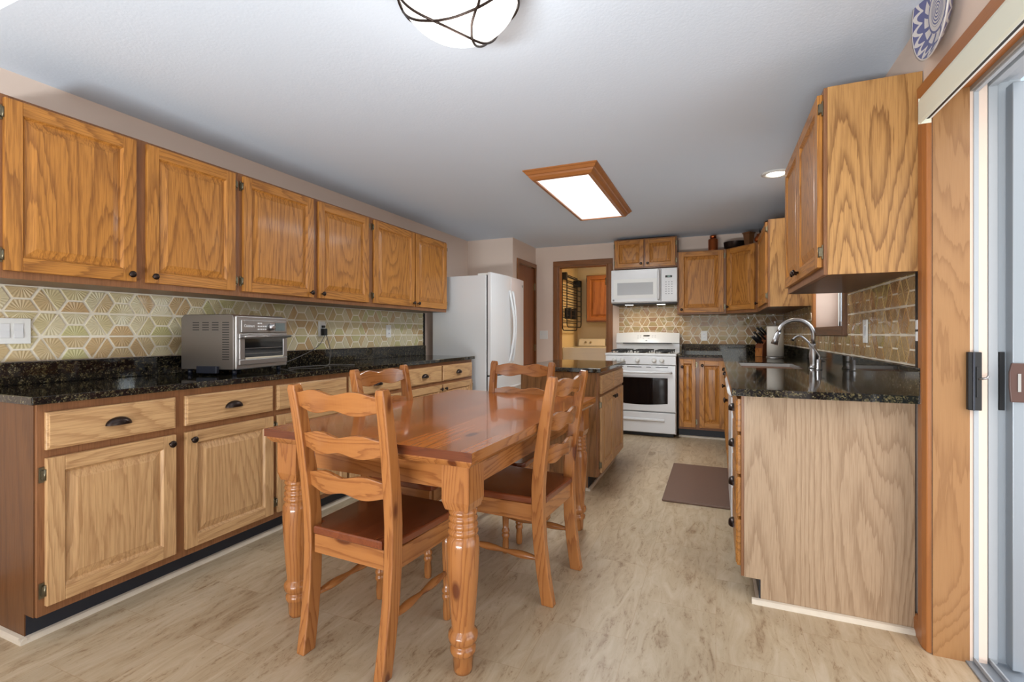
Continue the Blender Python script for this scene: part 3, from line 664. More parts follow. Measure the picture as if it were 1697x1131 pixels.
# --- right wall uppers
cabinet('wall_cabinet', 'oak wall cabinet with large veneered end, beside the patio door', 'cabinet', (0.395, 3.29, 0), -PI/2, 1.04, 0.312, 1.377, 2.12,
    doors=[(0.03, 0.505, 1.41, 2.105, -1, 1.445), (0.512, 1.015, 1.41, 2.105, 1, 1.445)], toe=False, end={1: veneer_up})
cabinet('wall_cabinet', 'oak wall cabinet with veneered end, beyond the sink window', 'cabinet', (0.398, 5.58, 0), -PI/2, 1.08, 0.309, 1.366, 2.088,
    doors=[(0.25, 1.04, 1.40, 2.075, 1, 1.44)], toe=False, end={1: veneer_up})
# diagonal corner wall cabinet (pentagon body)
t = thing('corner_cabinet', 'diagonal oak corner wall cabinet left of the sink window', 'cabinet', (0, 0, 0))
MB().prism([(0.106, 5.93), (0.398, 5.585), (0.708, 5.585), (0.708, 6.22), (0.106, 6.22)], 'z', 1.366, 2.092, foak['z']).build('cabinet_body', t)
aa = math.atan2(5.585-5.93, 0.398-0.106); LL = math.hypot(0.292, 0.345)
do = door_mb(0.03, LL-0.03, 1.40, 2.08, oak['z'], oak['x'], 0.05, 0.055).build('door', t, loc=(0.106, 5.93, 0), rotz=aa, bevel=0.002)
knob(MB(), 0.055, 1.44).build('knob', do)
# back wall uppers
cabinet('wall_cabinet', 'oak wall cabinet on the back wall, right of the microwave', 'cabinet', (-0.415, 5.93, 0), 0, 0.52, 0.29, 1.366, 2.092,
    doors=[(0.02, 0.495, 1.385, 2.083, 1, 1.42)], toe=False, mats=oak)
cabinet('wall_cabinet', 'small two-door oak wall cabinet above the microwave', 'cabinet', (-1.150, 5.93, 0), 0, 0.73, 0.29, 1.925, 2.28,
    doors=[(0.015, 0.355, 1.94, 2.265, -1, 1.98, 0.05, 0.05), (0.375, 0.715, 1.94, 2.265, 1, 1.98, 0.05, 0.05)], toe=False, mats=oak)
# --- back base
cabinet('base_cabinet', 'oak base cabinet with two doors, right of the stove', 'cabinet', (-0.378, 5.60, 0), 0, 0.47, 0.60, 0.10, 0.884,
    doors=[(0.012, 0.175, 0.125, 0.865, 1, 0.78, 0.04, 0.05), (0.215, 0.46, 0.125, 0.85, 0, None, 0.05, 0.055)], mats=oak)
bk = [o_ for o_ in bpy.data.objects if o_.get('label', '').startswith('oak base cabinet with two doors')][0]
kdoors = [c_ for c_ in bk.children if c_.name.startswith('door')]
knob(MB(), 0.243, 0.80).build('knob', kdoors[-1])
# right run base (face x=.10, local x -> -y)
def right_base(name, label, y_far, y_near, doors, drawers, end=None):
    return cabinet(name, label, 'cabinet', (0.10, y_far, 0), -PI/2, y_far-y_near, 0.60, 0.10, 0.884, doors=doors, drawers=drawers, mats=oak, end=end)
right_base('drawer_cabinet', 'oak drawer cabinet with wide pale end panel, at the near end of the sink counter', 2.86, 2.30,
    (), [(0.025, 0.53, 0.715, 0.858), (0.025, 0.53, 0.53, 0.70), (0.025, 0.53, 0.345, 0.515), (0.025, 0.53, 0.13, 0.33)], end={1: veneer})
right_base('base_cabinet', 'oak sink base cabinet under the window, behind the dishwasher', 4.42, 3.475,
    [(0.03, 0.465, 0.135, 0.682, -1, 0.645), (0.48, 0.915, 0.135, 0.682, 1, 0.645)], [(0.03, 0.465, 0.715, 0.855, False), (0.48, 0.915, 0.715, 0.855, False)])
right_base('base_cabinet', 'oak base cabinet in the far corner of the right counter run', 5.58, 4.425,
    [(0.03, 0.56, 0.135, 0.682, -1, 0.645), (0.58, 1.12, 0.135, 0.682, 1, 0.645)], [(0.03, 0.56, 0.715, 0.855), (0.58, 1.12, 0.715, 0.855)])
q = MB()
q.prism([(2.294, 0), (2.274, 0), (2.276, 0.009), (2.283, 0.017), (2.294, 0.02)], 'x', 0.14, XR-0.014, quarter_m)
q.prism([(0.178, 0), (0.158, 0), (0.16, 0.009), (0.167, 0.017), (0.178, 0.02)], 'y', 2.30, 5.58, quarter_m)
q.prism([(5.67, 0), (5.65, 0), (5.652, 0.009), (5.659, 0.017), (5.67, 0.02)], 'x', -0.378, 0.16, quarter_m)
struct('trim_10', q)
# dishwasher
t = thing('dishwasher', 'white dishwasher seen edge-on between drawers and sink cabinet', 'dishwasher', (0.10, 3.47, 0), -PI/2)
MB().box(0.003, 0.603, 0.0, 0.58, 0.10, 0.875, white_enamel).box(0.003, 0.603, 0.06, 0.58, 0, 0.10, black_m).build('tub_housing', t)
dp = MB(); dp.box(0.005, 0.601, -0.024, -0.001, 0.13, 0.80, white_enamel); dp.build('door', t, bevel=0.004)
dp = MB(); dp.prism([(-0.001, 0.805), (-0.028, 0.805), (-0.042, 0.82), (-0.046, 0.845), (-0.034, 0.87), (-0.001, 0.875)], 'x', 0.005, 0.601, white_enamel); dp.build('control_panel', t, bevel=0.003)
# counter right (L-shape with sink cut-out x .17...57, y 3.60..4.30)
c = MB()
zt, zb = 0.914, 0.884
sy0, sy1, sx0, sx1 = 3.60, 4.30, 0.165, 0.53
c.box(0.06, 0.708, 2.215, sy0, zb, zt, granite).box(0.06, sx0, sy0, sy1, zb, zt, granite).box(sx1, 0.708, sy0, sy1, zb, zt, granite).box(0.06, 0.708, sy1, 6.228, zb, zt, granite)
c.box(-0.382, 0.06, 5.57, 6.228, zb, zt, granite)
c.box(0.688, 0.708, 2.215, 6.208, zt, 1.016, granite).box(-0.382, 0.688, 6.208, 6.228, zt, 1.016, granite)
bmesh.ops.remove_doubles(c.bm, verts=c.bm.verts, dist=1e-5)
tag(c.build('countertop'), 'L-shaped black granite countertop with the sink', 'countertop')
# sink
t = thing('kitchen_sink', 'stainless undermount sink in the right counter under the window', 'sink', (0, 0, 0))
s_ = MB(); e = 0.004
s_.loft([[(sx0+i, sy0+i, z), (sx1-i, sy0+i, z), (sx1-i, sy1-i, z), (sx0+i, sy1-i, z)] for i, z in ((0.001, 0.908), (0.001, 0.884), (0.02, 0.72))], steel, closed=False)
s_.box(sx0+0.02, sx1-0.02, sy0+0.02, sy1-0.02, 0.715, 0.72, steel)
s_.build('basin', t)
MB().lathe([(0.045, 0), (0.045, 0.003), (0.03, 0.003), (0.02, -0.0)], (0.34, 3.95, 0.7205), nickel, 20).build('drain', t)
# --- island
t = cabinet('kitchen_island', 'oak kitchen island with granite top beyond the dining table', 'kitchen island', (-0.785, 3.46, 0), PI/2, 0.97, 0.60, 0.10, 0.86,
    doors=[(0.05, 0.475, 0.12, 0.68, -1, 0.64), (0.485, 0.92, 0.12, 0.68, 1, 0.64)], drawers=[(0.05, 0.475, 0.70, 0.835, False), (0.485, 0.92, 0.70, 0.835, False)],
    mats=lit_oak, end={-1: island_oak, 1: island_oak}, body_m=island_oak)
MB().box(-0.03, 1.01, -0.025, 0.64, 0.8605, 0.892, granite).build('granite_top', t, bevel=0.004, seg=3)
q = MB()
q.prism([(3.456, 0), (3.438, 0), (3.44, 0.009), (3.447, 0.017), (3.456, 0.018)], 'x', -1.385, -0.838, quarter_m)
q.prism([(-0.856, 0), (-0.838, 0), (-0.84, 0.009), (-0.847, 0.017), (-0.856, 0.018)], 'y', 3.44, 4.43, quarter_m)
struct('trim_11', q)

# ================================================================== DINING SET
t = thing('dining_table', 'glossy honey pine dining table with turned legs', 'table', (-1.159, 2.112, 0), math.radians(-2.0))
tw, tl, TZ = 0.475, 0.741, 0.765
tp = MB()
tp.box(-tw+0.0015, tw-0.0015, -tl+0.0015, tl-0.0015, TZ-0.030, TZ, pine_top)
tp.box(-tw, tw, -tl, -tl+0.0015, TZ-0.030, TZ, pine_edge).box(-tw, tw, tl-0.0015, tl, TZ-0.030, TZ, pine_edge)
tp.box(-tw, -tw+0.0015, -tl+0.0015, tl-0.0015, TZ-0.030, TZ, pine['y']).box(tw-0.0015, tw, -tl+0.0015, tl-0.0015, TZ-0.030, TZ, pine['y'])
tp.build('tabletop', t)
def rect(i, z): return [(-tw+i, -tl+i, z), (tw-i, -tl+i, z), (tw-i, tl-i, z), (-tw+i, tl-i, z)]
MB().loft([rect(0.006, TZ-0.0305), rect(0.006, TZ-0.036), rect(0.012, TZ-0.045), rect(0.022, TZ-0.056), rect(0.06, TZ-0.056)], pine['y']).build('edge_moulding', t, bevel=0.002)
for sy in (-1, 1):
    MB().box(-tw+0.14, tw-0.14, sy*(tl-0.095)-0.011, sy*(tl-0.095)+0.011, 0.61, TZ-0.0565, pine['x']).build('apron', t)
for sx_ in (-1, 1):
    MB().box(sx_*(tw-0.085)-0.011, sx_*(tw-0.085)+0.011, -tl+0.14, tl-0.14, 0.61, TZ-0.0565, pine['y']).build('apron', t)
LP = [(0.030, 0), (0.033, 0.012), (0.036, 0.06), (0.041, 0.064), (0.044, 0.072), (0.044, 0.084), (0.040, 0.09), (0.036, 0.094), (0.040, 0.1), (0.049, 0.108), (0.0515, 0.122), (0.049, 0.136), (0.040, 0.145),
      (0.039, 0.15), (0.041, 0.17), (0.047, 0.24), (0.0525, 0.32), (0.0555, 0.39), (0.056, 0.43), (0.0545, 0.452), (0.048, 0.462), (0.046, 0.466), (0.051, 0.470), (0.053, 0.477), (0.051, 0.484), (0.046, 0.488),
      (0.049, 0.492), (0.051, 0.498), (0.049, 0.506), (0.045, 0.510), (0.047, 0.514), (0.050, 0.521), (0.047, 0.528), (0.044, 0.532), (0.047, 0.536), (0.050, 0.543), (0.048, 0.55), (0.044, 0.553), (0.044, 0.566)]
def table_leg(sx_, sy):
    m = MB(); cx, cy = sx_*(tw-0.084), sy*(tl-0.088); w_ = 0.052
    m.lathe([(r, z) for r, z in LP], (cx, cy, 0), pine['z'], 32)
    m.loft([[(cx+a*w_*k, cy+b_*w_*k, z) for a, b_ in ((-1, -1), (1, -1), (1, 1), (-1, 1))] for k, z in ((0.8, 0.553), (0.85, 0.556), (1, 0.585), (1, TZ-0.057))], pine['z'])
    return m
for sx_ in (-1, 1):
    for sy in (-1, 1): table_leg(sx_, sy).build('leg', t)

def make_chair(loc, rz, label):
    t = thing('dining_chair', label, 'chair', loc, rz, 'pine ladder-back chairs around the dining table')
    # rear posts: full-height curved stiles
    path = [(0.0, -0.232), (0.12, -0.212), (0.25, -0.197), (0.38, -0.19), (0.50, -0.192), (0.62, -0.203), (0.75, -0.222), (0.88, -0.245), (0.945, -0.258)]
    def post(sx_):
        m = MB(); secs = []
        for z, y in path:
            dd = 0.027 if z < 0.6 else 0.027-0.007*(z-0.6)/0.35
            cx = sx_*(0.176+0.026*z); w_ = 0.0185
            secs.append([(cx-w_, y-dd, z), (cx+w_, y-dd, z), (cx+w_, y+dd, z), (cx-w_, y+dd, z)])
        y = path[-1][1]; cx = sx_*(0.176+0.026*0.95)
        secs.append([(cx-0.015, y-0.018-0.002, 0.962), (cx+0.015, y-0.02, 0.962), (cx+0.015, y+0.012, 0.966), (cx-0.015, y+0.012, 0.966)])
        return m.loft(secs, pine['z'])
    for sx_ in (-1, 1): post(sx_).build('rear_leg', t, bevel=0.004)
    # wavy ladder rails
    def ypost(z):
        for (a, ya), (b_, yb) in zip(path, path[1:]):
            if a <= z <= b_: return ya+(yb-ya)*(z-a)/(b_-a)
        return path[-1][1]
    for zc in (0.910, 0.762, 0.618):
        m = MB(); secs = []
        n = 32
        for i in range(n+1):
            u = -1+2*i/n; x = u*(0.176+0.026*zc-0.016)
            lobe = math.sin(PI*abs(u))**1.6 if abs(u) < 1 else 0
            hh = 0.027+0.014*lobe - 0.0*abs(u)
            bow = -0.022*(1-u*u)
            yt, yb = ypost(zc+0.03)+bow, ypost(zc-0.03)+bow
            secs.append([(x, yb-0.009, zc-hh), (x, yt-0.009, zc+hh), (x, yt+0.009, zc+hh), (x, yb+0.009, zc-hh)])
        m.loft(secs, pine['x']); m.build('back_rail', t, bevel=0.003)
    # seat: dished slab narrowing to the rear
    m = MB()
    def seat(i, z): return [(-0.158+i, -0.215+i, z), (0.158-i, -0.215+i, z), (0.158-i, -0.165, z), (0.196-i, -0.160, z), (0.212-i, 0.16, z), (0.205-i, 0.195-i, z), (0.18, 0.205-i, z), (-0.18, 0.205-i, z), (-0.205+i, 0.195-i, z), (-0.212+i, 0.16, z), (-0.196+i, -0.160, z), (-0.158+i, -0.165, z)]
    m.loft([seat(0.004, 0.418), seat(0, 0.424), seat(0, 0.443), seat(0.004, 0.448)], pine_seat)
    m.build('seat', t, bevel=0.002)
    m = MB()
    m.box(-0.16, 0.16, -0.208, -0.19, 0.35, 0.4175, pine['x']).box(-0.17, 0.17, 0.168, 0.188, 0.35, 0.4175, pine['x'])
    for sx_ in (-1, 1):
        m.prism([(sx_*0.176, -0.165), (sx_*0.196, -0.165), (sx_*0.205, 0.186), (sx_*0.185, 0.186)], 'z', 0.345, 0.4175, pine['y'])
    m.build('seat_apron', t, bevel=0.002)
    prof = [(0.013, 0), (0.016, 0.004), (0.0175, 0.04), (0.0155, 0.078), (0.019, 0.084), (0.021, 0.092), (0.019, 0.1), (0.016, 0.104), (0.019, 0.108), (0.0215, 0.116), (0.019, 0.124), (0.015, 0.13),
            (0.0165, 0.16), (0.020, 0.24), (0.021, 0.30), (0.019, 0.325), (0.016, 0.332), (0.019, 0.34), (0.0215, 0.348)]
    for sx_ in (-1, 1):
        m = MB(); m.lathe(prof, (sx_*0.172, 0.155, 0), pine['z'], 18); m.box(sx_*0.172-0.02, sx_*0.172+0.02, 0.135, 0.1675, 0.349, 0.417, pine['z'])
        m.build('front_leg', t)
        m = MB(); pts, rad = [], []
        for i in range(17):
            u = i/16; pts.append((sx_*(0.176-0.004*u), -0.185+u*0.328, 0.185+0.005*u))
            k = abs(u-0.5)*2; rad.append(0.0075+0.0085*math.sin(PI*k)**1.2 if 0 < k < 1 else 0.0085)
        m.tube(pts, 0.01, pine['y'], 12, rad); m.build('stretcher', t)
    return t
A = make_chair((-1.172, 1.535, 0), math.radians(-3), 'pine ladder-back chair nearest the camera, its back facing the camera')
dup(A, (-0.868, 2.125, 0), math.radians(90-4), 'pine ladder-back chair on the right side of the table, nearest the patio door')
dup(A, (-1.395, 2.105, 0), math.radians(-91), 'pine ladder-back chair on the left side of the table, in front of the base cabinets')
dup(A, (-1.150, 2.600, 0), math.radians(180-3), 'pine ladder-back chair at the far end of the table, before the kitchen island')

# ================================================================== APPLIANCES
# refrigerator: case faces +x
t = thing('refrigerator', 'white french-door refrigerator in the far left corner', 'refrigerator', (-2.165, 4.445, 0), PI/2)
W_ = 0.905
MB().box(0, W_, 0.0, 0.64, 0.02, 1.745, white_enamel).build('case', t, bevel=0.006)
MB().box(0.01, 0.13, -0.03, 0.10, 1.7455, 1.765, white_plastic).box(W_-0.13, W_-0.01, -0.03, 0.10, 1.7455, 1.765, white_plastic).build('hinge_cover', t, bevel=0.003)
def curved_door(x0, x1, z0, z1, name, par):
    m = MB(); n = 14; out = []
    for i in range(n+1):
        x = x0+(x1-x0)*i/n; u = (x/W_)*2-1
        out.append((x, -0.055-0.030*(1-u*u)))
    pts = [(x0, -0.014)]+out+[(x1, -0.014)]
    m.prism(pts, 'z', z0, z1, white_enamel)
    return m.build(name, par, bevel=0.005)
dl = curved_door(0.003, W_/2-0.002, 0.715, 1.77, 'door', t)
dr = curved_door(W_/2+0.002, W_-0.003, 0.715, 1.77, 'door', t)
fz = curved_door(0.003, W_-0.003, 0.08, 0.70, 'freezer_drawer', t)
MB().box(0.012, W_-0.012, -0.0135, -0.0005, 0.08, 1.74, iron).build('door_gasket', t)
for xx, par, sg in ((W_/2-0.045, dl, -1), (W_/2+0.045, dr, 1)):
    pts = [(xx-sg*0.0, -0.085, 0.83)]+[(xx-sg*0.022*math.sin(PI*i/12), -0.092-0.042*math.sin(PI*i/12), 0.85+0.74*i/12) for i in range(13)]+[(xx, -0.085, 1.61)]
    MB().tube(pts, 0.013, white_enamel, 12).build('handle', par)
MB().tube([(0.12, -0.078, 0.57)]+[(0.12+0.665*i/12, -0.095-0.03*math.sin(PI*i/12), 0.565) for i in range(13)]+[(0.785, -0.078, 0.57)], 0.012, white_enamel, 12).build('handle', fz)
MB().box(W_-0.075, W_-0.05, -0.0672, -0.064, 1.685, 1.71, ink).build('badge', dr)
MB().box(0.02, W_-0.02, -0.01, 0.0, 0.02, 0.075, ink).build('base_grille', t)

# stove
t = thing('gas_stove', 'white freestanding gas range with black grates', 'stove', (-1.160, 5.545, 0))
W_ = 0.762
MB().box(0, W_, 0.0, 0.66, 0.04, 0.895, white_enamel).build('body', t, bevel=0.003)
MB().box(0.03, W_-0.03, 0.03, 0.6, 0.0, 0.04, black_m).build('base', t)
cp = MB(); cp.box(-0.006, W_+0.006, -0.055, 0.62, 0.896, 0.922, white_enamel).build('cooktop', t, bevel=0.006)
MB().prism([(-0.0, 0.80), (-0.052, 0.80), (-0.05, 0.893), (-0.0, 0.893)], 'x', 0, W_, white_enamel).build('control_panel', t, bevel=0.004)
for i, xk in enumerate((0.19, 0.355, 0.535, 0.615, 0.10)):
    MB().lathe([(0.026, 0), (0.026, -0.006), (0.020, -0.010), (0.018, -0.030), (0.014, -0.032)], (xk, -0.052, 0.848), white_plastic, 20, axis='y').box(xk-0.004, xk+0.004, -0.09, -0.083, 0.83, 0.866, white_plastic).build('knob', t)
od = MB(); od.box(0.004, W_-0.004, -0.045, -0.001, 0.285, 0.79, white_enamel); od = od.build('oven_door', t, bevel=0.005)
pts = [(0.085, 0.375), (0.085, 0.655), (W_-0.085, 0.655), (W_-0.085, 0.375)]+[(W_-0.085-(W_-0.17)*i/14, 0.375-0.02*math.sin(PI*i/14)) for i in range(1, 14)]
MB().prism(pts, 'y', -0.0475, -0.0455, black_gl).build('oven_window', od)
MB().tube([(0.05, -0.05, 0.715), (0.055, -0.085, 0.72)]+[(0.09+i*(W_-0.18)/10, -0.092-0.012*math.sin(PI*i/10), 0.72-0.004*math.sin(PI*i/10)) for i in range(11)]+[(W_-0.055, -0.085, 0.72), (W_-0.05, -0.05, 0.715)], 0.014, white_enamel, 12).build('handle', od)
sl_ = MB()
for a, b_ in ((0.07, 0.2), (0.24, 0.4), (0.45, 0.50), (0.55, 0.68)): sl_.box(a, b_, -0.0462, -0.0455, 0.768, 0.775, iron)
sl_.build('vent_slot', od)
dw = MB().box(0.004, W_-0.004, -0.045, -0.001, 0.05, 0.272, white_enamel).build('storage_drawer', t, bevel=0.005)
MB().prism([(-0.046, 0.21), (-0.062, 0.20), (-0.064, 0.185), (-0.046, 0.172)], 'x', 0.12, W_-0.12, white_enamel).build('handle', dw, bevel=0.003)
# backguard, leaning and arched at the top
bgp = MB(); secs = []
for i in range(13):
    x = 0.004+(W_-0.008)*i/12; u = 2*i/12-1; zt_ = 1.150+0.010*(1-u*u)
    secs.append([(x, 0.59, 0.90), (x, 0.585, 1.02), (x, 0.555, 1.03), (x, 0.60, zt_), (x, 0.665, zt_), (x, 0.665, 0.90)])
bo = bgp.loft(secs, white_enamel).build('backguard', t, bevel=0.002)
MB().box(0.09, W_-0.09, 0.552, 0.556, 1.018, 1.029, black_m).build('vent_slot', bo)
def on_guard(name, x0, x1, za, zb_, m_, par, dy=0.0):
    y = lambda z: 0.555+0.045*(z-1.03)/0.125
    mm2 = MB(); vs = [(x0, y(za)-0.002-dy, za), (x1, y(za)-0.002-dy, za), (x1, y(zb_)-0.002-dy, zb_), (x0, y(zb_)-0.002-dy, zb_)]
    mm2.loft([vs, [(v[0], v[1]+0.0025, v[2]) for v in vs]], m_); return mm2.build(name, par)
on_guard('display', 0.335, 0.41, 1.108, 1.122, black_gl, bo)
for xb in (0.27, 0.30, 0.445, 0.475):
    for zz in (1.1, 1.118): on_guard('button', xb-0.006, xb+0.006, zz-0.003, zz+0.003, ink, bo)
for xb in (0.27, 0.335, 0.40): on_guard('button', xb-0.008, xb+0.008, 1.082, 1.086, ink, bo)
on_guard('badge', 0.362, 0.382, 1.05, 1.064, ink, bo)
# grates and burners
for gx in (0.05, 0.292, 0.534):
    g_ = MB(); w2 = 0.178
    for yy in (0.02, 0.50): g_.box(gx, gx+w2, yy, yy+0.012, 0.944, 0.956, iron)
    for xx in (gx, gx+w2-0.012): g_.box(xx, xx+0.012, 0.02, 0.512, 0.944, 0.956, iron)
    for yy in (0.14, 0.26, 0.38): g_.box(gx, gx+w2, yy, yy+0.010, 0.946, 0.958, iron)
    g_.box(gx+w2/2-0.005, gx+w2/2+0.005, 0.02, 0.512, 0.946, 0.958, iron)
    for xx in (gx+0.004, gx+w2-0.014):
        for yy in (0.024, 0.25, 0.498): g_.box(xx, xx+0.010, yy, yy+0.010, 0.9225, 0.945, iron)
    g_.build('grate', t, bevel=0.002)
for bx in (0.139, 0.623, 0.381):
    for by in (0.14, 0.40): MB().lathe([(0.045, 0), (0.042, 0.006), (0.034, 0.007), (0.034, 0.014), (0.028, 0.016)], (bx, by, 0.9225), iron, 20).build('burner', t)

# microwave
t = thing('microwave', 'white over-the-range microwave above the stove', 'microwave', (-1.164, 5.85, 0))
MB().box(0, 0.757, 0.0, 0.375, 1.505, 1.905, white_enamel).build('housing', t, bevel=0.004)
dm = MB(); dm.box(0.002, 0.575, -0.028, -0.001, 1.515, 1.9, white_enamel); dm = dm.build('door', t, bevel=0.006)
MB().box(0.075, 0.49, -0.031, -0.0285, 1.60, 1.745, mwglass).build('door_window', dm, bevel=0.003)
MB().box(0.03, 0.535, -0.0295, -0.0285, 1.56, 1.79, white_plastic).build('window_surround', dm, bevel=0.002)
MB().tube([(0.552, -0.03, 1.54)]+[(0.552, -0.05-0.014*math.sin(PI*i/10), 1.55+0.325*i/10) for i in range(11)]+[(0.552, -0.03, 1.885)], 0.014, white_enamel, 12).build('handle', dm)
cpn = MB().box(0.58, 0.755, -0.026, -0.001, 1.515, 1.9, white_enamel).build('control_panel', t, bevel=0.004)
MB().box(0.625, 0.70, -0.0285, -0.0265, 1.79, 1.815, black_gl).build('display', cpn)
for ix in range(3):
    for iz in range(6):
        MB().box(0.625+ix*0.032, 0.641+ix*0.032, -0.0278, -0.0265, 1.60+iz*0.027, 1.608+iz*0.027, ink).build('button', cpn)
text('digits', '12:02', 0.017, digit, cpn, (0.6625, -0.029, 1.803), (PI/2, 0, 0))
MB().box(0.02, 0.038, -0.0305, -0.0285, 1.532, 1.55, iron).build('badge', dm)
text('badge_letter', 'K', 0.014, inkw, dm, (0.029, -0.031, 1.541), (PI/2, 0, 0))
MB().box(0.01, 0.747, 0.01, 0.36, 1.488, 1.5045, iron).build('vent_base', t)
for xl in (0.2, 0.57): MB().box(xl-0.045, xl+0.045, 0.04, 0.1, 1.485, 1.4875, spot_m).build('task_light', t)
area('microwave_lamp', (-0.78, 5.95, 1.478), (0, 0, 0), 0.6, 0.05, 1.7, (1, 0.8, 0.52))

# toaster oven on the left counter (face turned a little off +x)
tx0, ty0, tx1, ty1 = -2.423, 1.834, -2.512, 2.250
ang_ = math.atan2(ty1-ty0, tx1-tx0)
t = thing('toaster_oven', 'stainless steel countertop toaster oven on the left counter', 'toaster oven', (tx0, ty0, 0.9145), ang_)
Wt, Dt, Ht = math.hypot(tx1-tx0, ty1-ty0), 0.335, 0.335
bt = MB(); r_ = 0.022
prof = [(0, 0.03), (0, Ht-r_)]+[(r_-r_*math.cos(a), Ht-r_+r_*math.sin(a)) for a in (PI/8, PI/4, 3*PI/8, PI/2)]+[(Dt-0.02, Ht), (Dt, Ht-0.02), (Dt, 0.03)]
bt.prism(prof, 'x', 0, Wt, dsteel).build('housing', t, bevel=0.003)
hb = MB()
for k in range(16): hb.box(-0.0012, 0.0, 0.028, 0.07, 0.085+k*0.0135, 0.0895+k*0.0135, black_m)
for c_ in range(3):
    for k in range(4): hb.box(-0.0012, 0.0, 0.095+c_*0.062, 0.135+c_*0.062, 0.247+k*0.0135, 0.2515+k*0.0135, black_m)
hb.build('side_vents', t)
ff = MB().box(0.0, Wt, -0.018, -0.0005, 0.03, Ht-0.008, steel).build('front_frame', t, bevel=0.006)
cpn = MB().box(0.03, Wt-0.02, -0.026, -0.0185, 0.235, Ht-0.03, steel).build('control_panel', t, bevel=0.003)
MB().box(Wt-0.12, Wt-0.035, -0.0285, -0.0265, 0.245, Ht-0.042, lcd).build('display', cpn)
for r in range(3):
    for c_ in range(4 if r < 2 else 2): MB().box(0.155+c_*0.019, 0.168+c_*0.019, -0.0285, -0.0265, 0.250+r*0.017, 0.257+r*0.017, inkw).build('button', cpn)
MB().lathe([(0.022, 0), (0.021, -0.014), (0.016, -0.022), (0.010, -0.024)], (0.262, -0.027, 0.268), nickel, 20, axis='y').build('dial', cpn)
text('brand_lettering', 'Cuisinart', 0.022, inkw, cpn, (0.088, -0.0268, 0.272), (PI/2, 0, 0))
dr_ = MB()
dr_.box(0.012, Wt-0.012, -0.03, -0.0185, 0.055, 0.085, steel).box(0.012, Wt-0.012, -0.03, -0.0185, 0.2, 0.228, steel).box(0.012, 0.05, -0.03, -0.0185, 0.085, 0.2, steel).box(Wt-0.05, Wt-0.012, -0.03, -0.0185, 0.085, 0.2, steel)
dr_ = dr_.build('glass_door', t, bevel=0.003)
MB().box(0.048, Wt-0.048, -0.027, -0.0195, 0.084, 0.2, black_gl).build('door_window', dr_)
rk = MB()
for z in (0.115, 0.145): rk.box(0.055, Wt-0.06, -0.0285, -0.0272, z, z+0.0025, steel)
rk.box(0.055, Wt-0.055, -0.031, -0.0272, 0.086, 0.096, gold_app)
rk.build('rack_edge', dr_)
MB().tube([(0.03, -0.03, 0.21), (0.03, -0.058, 0.213), (Wt-0.02, -0.058, 0.213), (Wt-0.02, -0.03, 0.21)], 0.007, steel, 10).build('handle', dr_)
for fx in (0.03, Wt-0.03):
    for fy in (0.02, Dt-0.03): MB().lathe([(0.012, 0), (0.012, 0.0295)], (fx, fy, 0), navy, 12).build('foot', t)
MB().box(-0.02, 0.0, 0.09, 0.22, 0.01, 0.05, navy).build('crumb_tray_clip', t, bevel=0.004)

# ================================================================== LIGHTS IN THE ROOM
t = thing('ceiling_light', 'semi-flush dome ceiling light with crossing bronze bands', 'ceiling light', (-0.778, 1.392, ZC))
R_, HB = 0.2, 0.16
prof = [(R_*math.cos(a), -0.035-HB*math.sin(a)) for a in [i*PI/2/12 for i in range(12)]]+[(0.004, -0.035-HB)]
MB().lathe(prof, (0, 0, 0), lamp_glass, 40).build('glass_bowl', t)
MB().lathe([(0.185, 0), (0.185, -0.02), (R_+0.004, -0.028), (R_+0.004, -0.036), (R_-0.004, -0.036), (0.15, -0.02)], (0, 0, 0), bronze, 40).build('rim', t)
MB().lathe([(0.07, 0.0), (0.07, -0.02)], (0, 0, -0.001), bronze, 24).build('canopy', t)
def spline(pts, n=8):
    out = []; P = [Vector(p) for p in pts]; P = [P[0]]+P+[P[-1]]
    for i in range(1, len(P)-2):
        for k in range(n):
            u = k/n; a, b_, c2, d2 = P[i-1], P[i], P[i+1], P[i+2]
            out.append(0.5*((2*b_)+(-a+c2)*u+(2*a-5*b_+4*c2-d2)*u*u+(-a+3*b_-3*c2+d2)*u*u*u))
    out.append(P[-2]); return out
for pl in ([(-.165, -.115), (-.103, -.105), (-.048, -.083), (-.004, -.044), (.03, .018), (.047, .1), (.06, .192)],
           [(-.196, -.04), (-.153, -.064), (-.085, -.079), (-.03, -.08), (.015, -.077), (.076, -.069), (.137, -.051), (.197, -.02)],
           [(.15, -.133), (.111, -.075), (.091, -.06), (.065, -.033), (.045, .003), (.030, .041), (.020, .1), (.03, .198)],
           [(.19, -.065), (.188, .03), (.166, .1), (.13, .145), (.08, .183)], [(-.19, .06), (-.187, -.02), (-.175, -.075), (-.15, -.13)]):
    pts = []
    for p in spline([(a, b_, 0) for a, b_ in pl]):
        rr = min(math.hypot(p.x, p.y)/R_, 0.999); pts.append((p.x*1.025, p.y*1.025, -0.035-HB*1.03*math.sqrt(1-rr*rr)))
    MB().tube(pts, 0.0042, bronze, 8).build('metal_band', t)
l_ = bpy.data.lights.new('ceiling_bulb', 'POINT'); l_.energy = 5; l_.shadow_soft_size = 0.12; l_.color = (1, 0.98, 0.95)
o = bpy.data.objects.new('ceiling_bulb', l_); COL.objects.link(o); o.location = (-0.778, 1.392, ZC-0.28)

